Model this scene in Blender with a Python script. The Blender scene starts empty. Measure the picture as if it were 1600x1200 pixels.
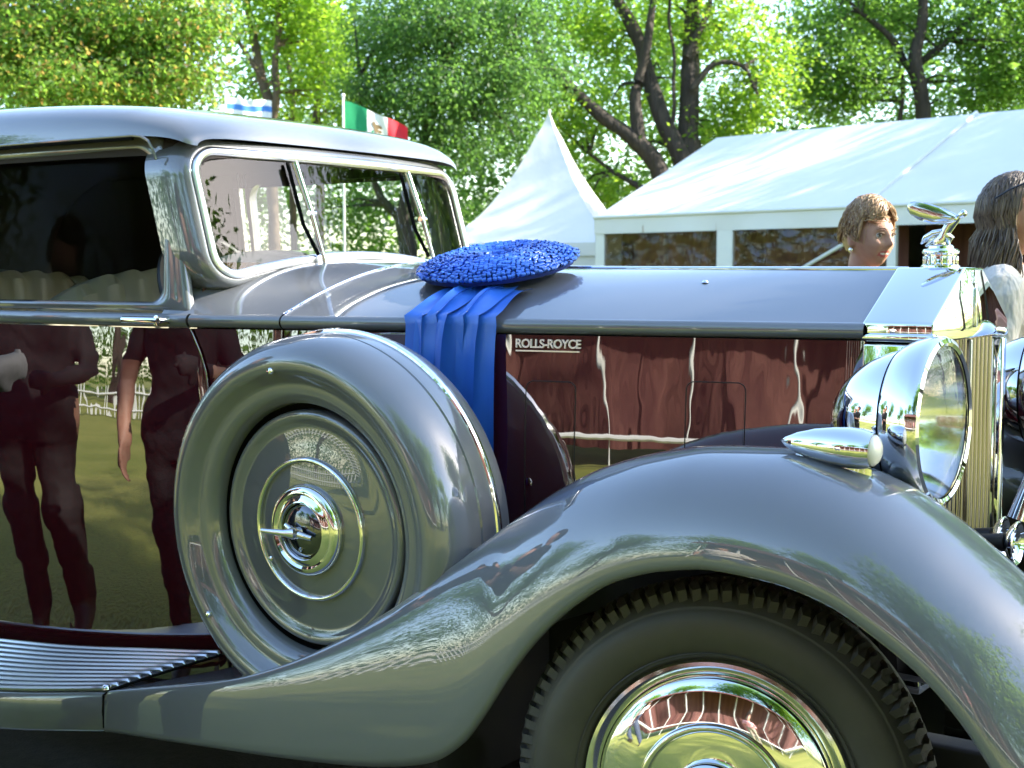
import bpy, bmesh, math, random
import numpy as np
from mathutils import Vector, Matrix, noise

R = math.radians
random.seed(7)
rng = np.random.default_rng(7)
scene = bpy.context.scene
COL = scene.collection

# ------------------------------------------------------------------ camera
YAW = R(35.5); PITCH = math.atan(170 / 2200)
CAM = Vector((1.2286, -3.1755, 1.4245))
HEAD = Vector((-math.sin(YAW), math.cos(YAW), 0))          # horizontal view direction
SIDE = Vector((math.cos(YAW), math.sin(YAW), 0))           # to the right of the view
FWD = HEAD * math.cos(PITCH) - Vector((0, 0, math.sin(PITCH)))
UP = HEAD * math.sin(PITCH) + Vector((0, 0, math.cos(PITCH)))
cam_d = bpy.data.cameras.new('camera'); cam = bpy.data.objects.new('camera', cam_d); COL.objects.link(cam)
cam_d.sensor_width = 36; cam_d.lens = 2200 / 1600 * 36; cam_d.clip_end = 3000; cam_d.clip_start = 0.02
cam_d.dof.use_dof = True; cam_d.dof.focus_distance = 3.05; cam_d.dof.aperture_fstop = 9.0
m3 = Matrix((SIDE, UP, -FWD)).transposed()
cam.matrix_world = Matrix.Translation(CAM) @ m3.to_4x4()
scene.camera = cam

# ------------------------------------------------------------------ sky, sun, exposure
SUN = Vector((.737, .445, .505)).normalized()                 # towards the sun
world = bpy.data.worlds.new('World'); scene.world = world; world.use_nodes = True
wn = world.node_tree.nodes; wl = world.node_tree.links
bg = wn['Background']; sky = wn.new('ShaderNodeTexSky'); sky.sky_type = 'NISHITA'; sky.sun_disc = False
sky.sun_elevation = math.asin(SUN.z); sky.sun_rotation = math.atan2(SUN.x, SUN.y)
sky.air_density = 1.0; sky.dust_density = 0.7; sky.ozone_density = 1.0
wl.new(sky.outputs[0], bg.inputs[0]); bg.inputs[1].default_value = 0.15
sun_d = bpy.data.lights.new('sun', 'SUN'); sun_d.energy = 3.7; sun_d.angle = R(0.6); sun_d.color = (1, .93, .82)
sun = bpy.data.objects.new('sun', sun_d); COL.objects.link(sun)
sun.rotation_euler = SUN.to_track_quat('Z', 'Y').to_euler(); sun.location = SUN * 50
vs = scene.view_settings
vs.view_transform = 'Standard'; vs.look = 'None'; vs.gamma = 1; vs.use_curve_mapping = False; vs.exposure = 2.35
scene.cycles.max_bounces = 7; scene.cycles.diffuse_bounces = 2; scene.cycles.glossy_bounces = 4; scene.cycles.transparent_max_bounces = 10; scene.cycles.caustics_reflective = False
scene.cycles.caustics_refractive = False; scene.cycles.sample_clamp_indirect = 6

# ------------------------------------------------------------------ materials
def new_mat(name):
    m = bpy.data.materials.new(name); m.use_nodes = True
    nt = m.node_tree
    return m, nt.nodes, nt.links, nt.nodes['Principled BSDF']

def mat(name, base, rough=.5, metal=0., coat=0., coat_rough=.02, coat_ior=1.5, spec=.5, bump=None, var=None, coords='Object', sheen=0):
    """bump=(scale, strength, distance, stretch) ; var=(scale, other colour, contrast, stretch)"""
    m, N, L, p = new_mat(name)
    p.inputs['Base Color'].default_value = (*base, 1); p.inputs['Roughness'].default_value = rough
    p.inputs['Metallic'].default_value = metal; p.inputs['Coat Weight'].default_value = coat
    p.inputs['Coat Roughness'].default_value = coat_rough; p.inputs['Coat IOR'].default_value = coat_ior
    p.inputs['Specular IOR Level'].default_value = spec
    if sheen: p.inputs['Sheen Weight'].default_value = sheen
    tc = N.new('ShaderNodeTexCoord')
    def noise_node(scale, stretch, detail=4):
        mp = N.new('ShaderNodeMapping'); mp.inputs['Scale'].default_value = stretch
        nz = N.new('ShaderNodeTexNoise'); nz.inputs['Scale'].default_value = scale; nz.inputs['Detail'].default_value = detail
        L.new(tc.outputs[coords], mp.inputs[0]); L.new(mp.outputs[0], nz.inputs['Vector'])
        return nz
    if var:
        nz = noise_node(var[0], var[3] if len(var) > 3 else (1, 1, 1))
        rp = N.new('ShaderNodeValToRGB'); c = var[2]
        rp.color_ramp.elements[0].position = .5 - c; rp.color_ramp.elements[1].position = .5 + c
        rp.color_ramp.elements[0].color = (*base, 1); rp.color_ramp.elements[1].color = (*var[1], 1)
        L.new(nz.outputs[0], rp.inputs[0]); L.new(rp.outputs[0], p.inputs['Base Color'])
    if bump:
        nz = noise_node(bump[0], bump[3] if len(bump) > 3 else (1, 1, 1), 3)
        b = N.new('ShaderNodeBump'); b.inputs['Strength'].default_value = bump[1]; b.inputs['Distance'].default_value = bump[2]
        L.new(nz.outputs[0], b.inputs['Height']); L.new(b.outputs[0], p.inputs['Normal'])
        if coat: L.new(b.outputs[0], p.inputs['Coat Normal'])
    return m

def pane_mat(name, tint=(1, 1, 1), ior=1.5, rough=0., bump=None):
    """one sheet of glass: clear film plus its mirror reflection"""
    m, N, L, p = new_mat(name); N.remove(p)
    out = N['Material Output']
    fr = N.new('ShaderNodeFresnel'); ge = N.new('ShaderNodeNewGeometry')         # a thin sheet: same reflection from both faces
    mi = N.new('ShaderNodeMix'); mi.data_type = 'FLOAT'; mi.inputs[2].default_value = ior; mi.inputs[3].default_value = 1 / ior
    L.new(ge.outputs['Backfacing'], mi.inputs[0]); L.new(mi.outputs[0], fr.inputs[0])
    tr = N.new('ShaderNodeBsdfTransparent'); tr.inputs[0].default_value = (*tint, 1)
    gl = N.new('ShaderNodeBsdfGlossy'); gl.inputs['Roughness'].default_value = rough
    mx = N.new('ShaderNodeMixShader')
    if bump:
        tc = N.new('ShaderNodeTexCoord'); nz = N.new('ShaderNodeTexNoise'); nz.inputs['Scale'].default_value = bump[0]
        b = N.new('ShaderNodeBump'); b.inputs['Strength'].default_value = bump[1]; b.inputs['Distance'].default_value = bump[2]
        L.new(tc.outputs['Object'], nz.inputs['Vector']); L.new(nz.outputs[0], b.inputs['Height'])
        L.new(b.outputs[0], gl.inputs['Normal']); L.new(b.outputs[0], fr.inputs['Normal'])
    L.new(fr.outputs[0], mx.inputs[0]); L.new(tr.outputs[0], mx.inputs[1]); L.new(gl.outputs[0], mx.inputs[2])
    L.new(mx.outputs[0], out.inputs[0])
    return m

def leaf_mat(name, cols, trans=.5):
    trans += .08
    m, N, L, p = new_mat(name)
    ge = N.new('ShaderNodeNewGeometry'); rp = N.new('ShaderNodeValToRGB')
    e = rp.color_ramp.elements
    while len(e) < len(cols): e.new(.5)
    for i, c in enumerate(cols): e[i].position = i / (len(cols) - 1); e[i].color = (*c, 1)
    L.new(ge.outputs['Random Per Island'], rp.inputs[0]); L.new(rp.outputs[0], p.inputs['Base Color'])
    p.inputs['Roughness'].default_value = .45
    tl = N.new('ShaderNodeBsdfTranslucent')
    hs = N.new('ShaderNodeHueSaturation'); hs.inputs['Hue'].default_value = .486; hs.inputs['Saturation'].default_value = 1.05; hs.inputs['Value'].default_value = 3.6
    L.new(rp.outputs[0], hs.inputs['Color']); L.new(hs.outputs[0], tl.inputs[0])
    mx = N.new('ShaderNodeMixShader'); mx.inputs[0].default_value = trans
    L.new(p.outputs[0], mx.inputs[1]); L.new(tl.outputs[0], mx.inputs[2]); L.new(mx.outputs[0], N['Material Output'].inputs[0])
    return m

M = {}
M['grey'] = mat('grey_paint', (.128, .134, .146), .38, 0., 1, .010, 1.88, spec=.2, bump=(2.2, .03, .02))
M['maroon'] = mat('maroon_paint', (.045, .004, .008), .4, 0, 1, .010, 2.5, spec=.0, bump=(4.5, .11, .02, (1, 1, .4)))
M['chrome'] = mat('chrome', (.80, .81, .82), .035, 1)
M['chrome_frame'] = mat('chrome_satin', (.70, .71, .73), .30, 1)
M['badge'] = mat('badge_metal', (.82, .80, .78), .35, 1)
M['chrome_soft'] = mat('chrome_soft', (.74, .75, .77), .10, 1)
M['nickel'] = mat('nickel_slat', (.33, .30, .27), .2, 1)
M['black'] = mat('black_enamel', (.008, .008, .009), .4)
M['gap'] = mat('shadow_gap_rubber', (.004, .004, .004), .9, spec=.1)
M['under'] = mat('chassis_black', (.012, .012, .013), .7, var=(8, (.03, .025, .02), .2))
M['rubber'] = mat('tyre_rubber', (.040, .037, .032), .52, var=(7, (.075, .068, .056), .3), bump=(60, .12, .004))
M['tread'] = mat('tread_rubber', (.035, .033, .03), .7, var=(14, (.085, .076, .064), .3), bump=(90, .2, .004))
M['board'] = mat('board_aluminium', (.16, .16, .165), .42, .6)
M['glass'] = pane_mat('window_glass', (.93, .96, .94), 1.52)
M['glass_dim'] = pane_mat('side_glass', (.80, .82, .80), 1.07)
M['lens'] = pane_mat('lamp_lens', (.93, .95, .95), 1.5, .02, (40, .06, .01))
M['leather'] = mat('seat_leather', (.26, .235, .16), .45, bump=(60, .1, .003))
M['lining'] = mat('headlining_cloth', (.035, .026, .024), .9, bump=(160, .2, .002))
M['wood'] = mat('walnut', (.09, .035, .012), .25, coat=.6, var=(6, (.03, .012, .005), .2, (1, 8, 1)))
M['ribbon'] = mat('blue_satin', (.032, .15, .62), .34, spec=.6, bump=(120, .05, .002, (1, 1, .1)))
M['hub_blue'] = mat('hub_reflection', (.012, .018, .04), .12, .6, coat=1, coat_ior=2.0)  # chrome cap's dark sky reflection put into a blue-black colour
M['backing'] = mat('blue_backing', (.004, .02, .16), .7)  # deeper blue than the ruffles: shade of their gaps put into the colour
M['ruffle'] = mat('blue_ruffle', (.030, .135, .62), .30, spec=.6)
M['white_lens'] = mat('opal_lens', (.75, .72, .66), .15, coat=.6)
M['tent'] = mat('white_pvc', (.74, .725, .70), .45, bump=(1.3, .4, .06), var=(.8, (.68, .665, .645), .25))
M['tent_frame'] = mat('tent_aluminium', (.72, .72, .70), .4)
M['tent_window'] = pane_mat('tent_window_film', (.80, .72, .68), 1.5, .03, (2.5, .9, .12))
M['curtain'] = mat('dark_red_curtain', (.06, .015, .014), .85, bump=(6, .7, .06, (1, 1, .15)), var=(5, (.16, .065, .05), .25, (1, 1, .12)))
M['flag_white'] = mat('flag_white', (.78, .78, .76), .8)
M['flag_blue'] = mat('flag_blue', (.06, .22, .62), .8)
M['flag_green'] = mat('flag_green', (.01, .26, .10), .8)
M['flag_red'] = mat('flag_red', (.62, .02, .035), .8)
M['flag_brown'] = mat('flag_brown', (.16, .11, .05), .8)
M['pole'] = mat('pole_white', (.7, .7, .7), .4)
M['bark_dark'] = mat('bark_dark', (.020, .015, .012), .9, var=(5, (.055, .042, .032), .25, (1, 1, .25)), bump=(7, 1., .12, (1, 1, .25)))
M['bark_pale'] = mat('bark_pale', (.16, .11, .07), .9, var=(4, (.07, .05, .035), .2, (1, 1, .3)), bump=(9, .7, .05, (1, 1, .25)))
M['fence'] = mat('white_fence_paint', (.75, .75, .72), .5)
M['leaf_yellow'] = leaf_mat('leaf_yellow', [(.05, .11, .02), (.075, .15, .026), (.115, .18, .03), (.045, .105, .022), (.10, .15, .03), (.17, .11, .035)], .55)
M['leaf_mid'] = leaf_mat('leaf_mid', [(.045, .10, .018), (.065, .135, .022), (.09, .165, .03), (.04, .085, .018)], .5)
M['leaf_dark'] = leaf_mat('leaf_dark', [(.035, .085, .022), (.05, .11, .025), (.07, .14, .03), (.03, .07, .02)], .45)
M['leaf_bright'] = leaf_mat('leaf_bright', [(.07, .14, .018), (.10, .175, .02), (.14, .21, .03), (.055, .12, .018)], .55)

def grass_mat():
    m, N, L, p = new_mat('grass')
    tc = N.new('ShaderNodeTexCoord')
    n1 = N.new('ShaderNodeTexNoise'); n1.inputs['Scale'].default_value = .6; n1.inputs['Detail'].default_value = 5
    n2 = N.new('ShaderNodeTexNoise'); n2.inputs['Scale'].default_value = 45; n2.inputs['Detail'].default_value = 4
    r1 = N.new('ShaderNodeValToRGB'); r1.color_ramp.elements[0].position = .35; r1.color_ramp.elements[1].position = .65
    r1.color_ramp.elements[0].color = (.20, .23, .030, 1); r1.color_ramp.elements[1].color = (.33, .32, .065, 1)
    r2 = N.new('ShaderNodeValToRGB'); r2.color_ramp.elements[0].color = (.45, .45, .45, 1); r2.color_ramp.elements[1].color = (1.4, 1.4, 1.4, 1)
    mx = N.new('ShaderNodeMix'); mx.data_type = 'RGBA'; mx.blend_type = 'MULTIPLY'; mx.inputs[0].default_value = 1
    L.new(tc.outputs['Object'], n1.inputs[0]); L.new(tc.outputs['Object'], n2.inputs[0])
    L.new(n1.outputs[0], r1.inputs[0]); L.new(n2.outputs[0], r2.inputs[0])
    L.new(r1.outputs[0], mx.inputs[6]); L.new(r2.outputs[0], mx.inputs[7]); L.new(mx.outputs[2], p.inputs['Base Color'])
    b = N.new('ShaderNodeBump'); b.inputs['Strength'].default_value = .8; b.inputs['Distance'].default_value = .03
    L.new(n2.outputs[0], b.inputs['Height']); L.new(b.outputs[0], p.inputs['Normal']); p.inputs['Roughness'].default_value = .85
    return m
M['grass'] = grass_mat()
M['strip_dark'] = mat('shade_strip_dark', (.035, .035, .036), .9, var=(30, (.06, .058, .055), .3), bump=(120, .6, .01))  # near-black colour that carries the shade beneath the car

# ------------------------------------------------------------------ mesh helpers
def link(name, me, m=None, parent=None, smooth=True, sharp=40):
    o = bpy.data.objects.new(name, me); COL.objects.link(o)
    for x in (m if isinstance(m, (list, tuple)) else [m]):
        if x is not None: me.materials.append(M[x] if isinstance(x, str) else x)
    if parent: o.parent = parent
    if smooth and len(me.polygons):
        me.polygons.foreach_set('use_smooth', [True] * len(me.polygons))
        if sharp: me.set_sharp_from_angle(angle=R(sharp))
    return o

def mesh(name, verts, faces, m=None, parent=None, smooth=True, sharp=40):
    me = bpy.data.meshes.new(name); me.from_pydata([tuple(v) for v in verts], [], faces); me.validate(); me.update()
    return link(name, me, m, parent, smooth, sharp)

class MB:
    """collects shapes into one mesh"""
    def __init__(s): s.v = []; s.f = []
    def add(s, v, f):
        b = len(s.v); s.v += [tuple(x) for x in v]; s.f += [tuple(b + i for i in q) for q in f]; return s
    def grid(s, rows, cu=False, cv=False):
        n = len(rows); k = len(rows[0]); v = [p for r in rows for p in r]; f = []
        for i in range(n if cu else n - 1):
            for j in range(k if cv else k - 1):
                a = i * k + j; b = i * k + (j + 1) % k; c = ((i + 1) % n) * k + (j + 1) % k; d = ((i + 1) % n) * k + j
                f.append((a, b, c, d))
        return s.add(v, f)
    def tube(s, pts, rad, seg=10, cap=True, flat=1.0, upv=None):
        pts = [Vector(p) for p in pts]; n = len(pts)
        rad = rad if isinstance(rad, (list, tuple)) else [rad] * n
        rows = []; ref = Vector(upv) if upv else Vector((0.13, .21, .97))
        for i in range(n):
            t = (pts[min(i + 1, n - 1)] - pts[max(i - 1, 0)]).normalized()
            a = t.cross(ref)
            if a.length < .05: a = t.cross(Vector((1, 0, 0)))
            a.normalize(); b = a.cross(t).normalized()
            rows.append([pts[i] + (a * math.cos(q) + b * math.sin(q) * flat) * rad[i] for q in [2 * math.pi * k / seg for k in range(seg)]])
        base = len(s.v); s.grid(rows, cv=True)
        if cap:
            s.f.append(tuple(base + k for k in range(seg))[::-1]); s.f.append(tuple(base + (n - 1) * seg + k for k in range(seg)))
        return s
    def lathe(s, prof, seg=64, mtx=None, close=False):
        """prof: (radius, offset along +Z)"""
        rows = []
        for r, a in prof: rows.append([Vector((r * math.cos(t), r * math.sin(t), a)) for t in [2 * math.pi * k / seg for k in range(seg)]])
        if mtx is not None: rows = [[mtx @ p for p in r] for r in rows]
        return s.grid(rows, cu=close, cv=True)
    def box(s, c, d, rot=None):
        c = Vector(c); q = []
        for z in (-1, 1):
            for x, y in ((-1, -1), (1, -1), (1, 1), (-1, 1)):
                p = Vector((x * d[0] / 2, y * d[1] / 2, z * d[2] / 2)); q.append(c + (rot @ p if rot else p))
        return s.add(q, [(3, 2, 1, 0), (4, 5, 6, 7), (0, 1, 5, 4), (1, 2, 6, 5), (2, 3, 7, 6), (3, 0, 4, 7)])
    def prism(s, poly, fn, t0, t1):
        """poly 2-D points, fn(a,b,t)->3-D"""
        n = len(poly); v = [fn(a, b, t0) for a, b in poly] + [fn(a, b, t1) for a, b in poly]
        f = [tuple(range(n))[::-1], tuple(range(n, 2 * n))] + [(i, (i + 1) % n, n + (i + 1) % n, n + i) for i in range(n)]
        return s.add(v, f)
    def build(s, name, m, parent=None, smooth=True, sharp=40, bevel=0):
        o = mesh(name, s.v, s.f, m, parent, smooth, sharp)
        if bevel:
            bm = bmesh.new(); bm.from_mesh(o.data)
            bmesh.ops.recalc_face_normals(bm, faces=bm.faces)
            ed = [e for e in bm.edges if len(e.link_faces) == 2 and e.calc_face_angle(0) > R(25)]
            bmesh.ops.bevel(bm, geom=ed, offset=bevel, segments=2, affect='EDGES', profile=.5, clamp_overlap=True)
            bm.to_mesh(o.data); bm.free()
            o.data.polygons.foreach_set('use_smooth', [True] * len(o.data.polygons)); o.data.set_sharp_from_angle(angle=R(50))
        return o

def recalc(o):
    bm = bmesh.new(); bm.from_mesh(o.data); bmesh.ops.recalc_face_normals(bm, faces=bm.faces); bm.to_mesh(o.data); bm.free(); return o

def thing(name, label, cat, group=None, loc=(0, 0, 0), rz=0):
    o = bpy.data.objects.new(name, None); COL.objects.link(o); o.empty_display_size = .2
    o.location = loc; o.rotation_euler = (0, 0, rz)
    return tag(o, label, cat, group)

def tag(o, label, cat, group=None, kind=None):
    o['label'] = label; o['category'] = cat
    if group: o['group'] = group
    if kind: o['kind'] = kind
    return o

def copy_tree(o, parent=None, mirror=False):
    c = o.copy(); COL.objects.link(c); c.parent = parent
    if mirror: c.scale = (o.scale[0], -o.scale[1], o.scale[2]); c.location.y = -o.location.y
    for ch in list(o.children):
        copy_tree(ch, c)
    return c

def interp(pts):
    """smooth monotone curve through (x, y) points"""
    P = sorted(pts); X = np.array([p[0] for p in P]); Yv = np.array([p[1] for p in P])
    h = np.diff(X); d = np.diff(Yv) / h; mm = np.zeros(len(X))
    mm[0] = d[0]; mm[-1] = d[-1]
    for i in range(1, len(X) - 1):
        mm[i] = 0 if d[i - 1] * d[i] <= 0 else (h[i - 1] + h[i]) * 3 / ((2 * h[i] + h[i - 1]) / d[i - 1] + (h[i] + 2 * h[i - 1]) / d[i])
    def f(x):
        x = min(max(x, X[0]), X[-1]); i = min(max(int(np.searchsorted(X, x)) - 1, 0), len(h) - 1)
        t = (x - X[i]) / h[i]; a = Yv[i]; b = Yv[i + 1]
        return float((2 * t**3 - 3 * t**2 + 1) * a + (t**3 - 2 * t**2 + t) * h[i] * mm[i] + (3 * t**2 - 2 * t**3) * b + (t**3 - t**2) * h[i] * mm[i + 1])
    return f

def catmull(pts, n):
    P = [Vector(p) for p in pts]; out = []
    P = [P[0] * 2 - P[1]] + P + [P[-1] * 2 - P[-2]]
    for i in range(1, len(P) - 2):
        for k in range(n):
            t = k / n; a, b, c, d = P[i - 1:i + 3]
            out.append(.5 * (2 * b + (c - a) * t + (2 * a - 5 * b + 4 * c - d) * t * t + (3 * b - a - 3 * c + d) * t**3))
    return out + [P[-2].copy()]

def rrect(x0, x1, z0, z1, r, n=14, per=24):
    """rounded rectangle loop, counter-clockwise, equal point counts for every size. r = (bl, br, tr, tl)"""
    out = []
    c = [(x0 + r[0], z0 + r[0], 180, r[0]), (x1 - r[1], z0 + r[1], 270, r[1]), (x1 - r[2], z1 - r[2], 0, r[2]), (x0 + r[3], z1 - r[3], 90, r[3])]
    for i in range(4):
        cx, cz, a0, rr = c[i]
        arc = [(cx + rr * math.cos(R(a0 + 90 * k / n)), cz + rr * math.sin(R(a0 + 90 * k / n))) for k in range(n + 1)]
        out += arc
        nx = c[(i + 1) % 4]; st = (nx[0] + nx[3] * math.cos(R(nx[2])), nx[1] + nx[3] * math.sin(R(nx[2])))
        for k in range(1, per):
            t = k / per; out.append((arc[-1][0] * (1 - t) + st[0] * t, arc[-1][1] * (1 - t) + st[1] * t))
    return out

def lin(a, b, n): return [a + (b - a) * i / (n - 1) for i in range(n)]

# ================================================================== THE GROUND
g = MB().grid([[(x, y, 0) for x in (-900, -60, -20, 20, 60, 900)] for y in (-900, -60, -20, 20, 60, 900)]).build('lawn', 'grass', None, False)
g['kind'] = 'structure'
recalc(g)

d = MB().grid([[(x, y, .004 if 0 < i < 7 else -.01) for i, y in enumerate((-1.12, -1.1, -.7, -.2, .4, 1.0, 1.5, 1.52))] for x in (-14, -8, -4, -2, 0, 2, 6, 12)]).build('shade_strip', 'strip_dark', None, False)  # dark sheet under the car: its deep shade put into the ground colour
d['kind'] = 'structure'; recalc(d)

# ================================================================== THE CAR  (x forward, y to its left, hub of the front axle above the origin)
car = thing('vintage_car', 'grey and maroon vintage limousine with a blue rosette on its bonnet', 'car')

BELT = interp([(-3.8, .50), (-3.4, .63), (-2.75, .70), (-2.3, .69), (-1.9, .66), (-1.64, .625), (-1.36, .565), (-1.0, .495), (-.74, .44), (-.3, .345), (.1, .256), (.3, .22)])
def side_y(x, z):                                    # half width of the lower body
    t = (z - 1.29) / .85
    return BELT(x) + .018 * math.sin(min(1, -t) * math.pi) - .02 * max(0, -t)**2
def upper_y(x, z): return BELT(x) - .012 - (z - 1.325) * .13
SEAM = interp([(.35, -1.555), (1.0, -1.565), (1.17, -1.582), (1.30, -1.642), (1.55, -1.71), (1.80, -1.80)])
BONNET_REAR = -1.36; RBX = .084

def side_panel(name, xa, xb, z0, z1, m, nx=30, nz=14, off=0.):
    """xa(z)..xb(z): near-side sheet with turned-in edges"""
    zs = lin(z0, z1, nz); rows = []
    for i, z in enumerate(zs):
        a, b = xa(z), xb(z); row = []
        xs = lin(a, b, nx)
        row.append((a, -side_y(a, z) + .018 - off, z))
        row.append((a, -side_y(a, z) + .003 - off, z))
        for x in lin(a + .003, b - .003, nx): row.append((x, -side_y(x, z) - off, z))
        row.append((b, -side_y(b, z) + .003 - off, z)); row.append((b, -side_y(b, z) + .018 - off, z))
        rows.append(row)
    return MB().grid(rows).build(name, m, car)

door = side_panel('door', lambda z: -2.74, lambda z: SEAM(z) - .004, .30, 1.283, 'maroon', 40, 18)
door['label'] = 'maroon front door panel'
cowl_side = side_panel('cowl_side', lambda z: SEAM(z) + .004, lambda z: BONNET_REAR - .002, .30, 1.283, 'maroon', 12, 18)
rear_side = side_panel('rear_quarter', lambda z: -3.75, lambda z: -2.75, .30, 1.283, 'maroon', 24, 14)
bonnet_side = side_panel('bonnet_side', lambda z: BONNET_REAR + .003, lambda z: RBX, .62, 1.283, 'maroon', 40, 14)

def flank_strip(name, fy, x0, x1, m, parent, zc=1.304, rz=.0185, ry=.017, n=60):
    """half-round strip lying along the side of the body"""
    rows = []
    for x in lin(x0, x1, n):
        rows.append([(x, -fy(x) + .006 - ry * math.cos(R(a)), zc + rz * math.sin(R(a))) for a in lin(-95, 95, 11)])
    return MB().grid(rows).build(name, m, parent)
BM = [flank_strip('belt_moulding', BELT, -3.75, SEAM(1.30) - .004, 'grey', car),
      flank_strip('belt_moulding', BELT, SEAM(1.30) + .004, BONNET_REAR - .002, 'grey', car),
      flank_strip('belt_moulding', BELT, BONNET_REAR + .003, RBX, 'grey', car)]
BEAD = flank_strip('belt_bead', lambda x: BELT(x) - .002, BONNET_REAR + .003, RBX, 'black', car, 1.281, .0045, .006)

# access doors let into the bonnet side: a raised rounded bead with a recessed line
def bonnet_door(x0, x1, z0, z1):
    a = rrect(x0, x1, z0, z1, (.02,) * 4, 6, 10); mb = MB()
    for d0, d1, o in ((0, .006, .0), ):
        loops = []
        for d, out in ((-.003, -.001), (-.0015, .0006), (0, .0006), (.0015, -.001)):
            lp = rrect(x0 - d, x1 + d, z0 - d, z1 + d, (.02 + d,) * 4, 6, 10)
            loops.append([(x, -side_y(x, z) - out, z) for x, z in lp])
        mb.grid(loops, cv=True)
    o = mb.build('hatch_bead', 'black', bonnet_side)
    inner = [[(x, -side_y(x, z) - .0010, z) for x in lin(x0 + .004, x1 - .004, 8)] for z in lin(z0 + .01, z1 - .01, 10)]
    h = MB().grid(inner).build('access_hatch', 'maroon', bonnet_side)
bonnet_door(-.685, -.56, .78, 1.175)
bonnet_door(-.30, -.165, .90, 1.185)

# lettering on the bonnet side
def text_mesh(body, size, depth):
    cu = bpy.data.curves.new('lettering', 'FONT'); cu.body = body; cu.size = size; cu.extrude = depth; cu.align_x = 'CENTER'; cu.align_y = 'CENTER'
    cu.space_character = .92; cu.offset = .0006
    o = bpy.data.objects.new('lettering', cu); COL.objects.link(o)
    dg = bpy.context.evaluated_depsgraph_get(); me = bpy.data.meshes.new_from_object(o.evaluated_get(dg))
    bpy.data.objects.remove(o); return me
tm = text_mesh('ROLLS-ROYCE', .0275, .0015)
xs_ = [v.co.x for v in tm.vertices]; sx = .162 / (max(xs_) - min(xs_))
bx, bz = -.632, 1.262
for v in tm.vertices:
    x = bx + v.co.x * sx; z = bz + v.co.y * 1.05
    v.co = Vector((x, -side_y(x, z) - .002 - v.co.z, z))
badge = link('name_badge', tm, 'badge', bonnet_side, False); badge['label'] = 'chrome maker name lettering on the bonnet side'
MB().box((bx, -side_y(bx, 1.245) - .003, 1.2455), (.162, .004, .0035), Matrix.Rotation(math.atan2(-(side_y(bx - .08, 1.25) - side_y(bx + .08, 1.25)), -.16) + math.pi, 3, 'Z')).build('badge_bar', 'badge', badge, False)

# ---- bonnet top, cowl
def arch_z(x, y, w, zc, p): return 1.322 + (zc - 1.322) * (1 - (min(1, abs(y) / w))**p)
ZC = interp([(-1.75, 1.50), (-1.60, 1.475), (-1.36, 1.458), (-.85, 1.444), (.10, 1.438)])
PW = interp([(-1.75, 5.0), (-1.62, 3.4), (-1.50, 2.3), (-1.36, 1.8), (-.7, 1.42), (.084, 1.03)])
def top_z(x, y): return arch_z(x, y, BELT(x) - .004, ZC(x), PW(x))
def top_half(name, x0, x1, sgn, n, m, y_in=.0):
    rows = []
    for x in lin(x0, x1, n):
        w = BELT(x) - .004; row = []
        for k in lin(1, 0, 26):
            y = y_in + (w - y_in) * k; row.append((x, -sgn * y, top_z(x, y)))
        rows.append([(x, -sgn * w, 1.305)] + row)
    return MB().grid(rows).build(name, m, car)
bonnet_top = top_half('bonnet_top', BONNET_REAR + .003, RBX, 1, 60, 'grey', .004)
top_half('bonnet_top', BONNET_REAR + .003, RBX, -1, 60, 'grey', .004)
MB().tube([(x, 0, ZC(x) + .000) for x in lin(BONNET_REAR, RBX, 24)], .006, 8).build('bonnet_hinge', 'chrome', car)
MB().lathe([(0, .006), (.006, .005), (.009, 0)], 12, Matrix.Translation((-.37, -.13, top_z(-.37, .13)))).build('bonnet_catch', 'chrome', car)
for s in (1, -1): top_half('cowl_top', -1.74, BONNET_REAR - .003, s, 24, 'grey')
# chrome line at the rear edge of the bonnet
MB().tube([(BONNET_REAR, y, top_z(BONNET_REAR, abs(y)) + .001) for y in lin(-BELT(BONNET_REAR) + .006, BELT(BONNET_REAR) - .006, 40)], .0035, 8).build('bonnet_edge_strip', 'chrome', car)

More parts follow.
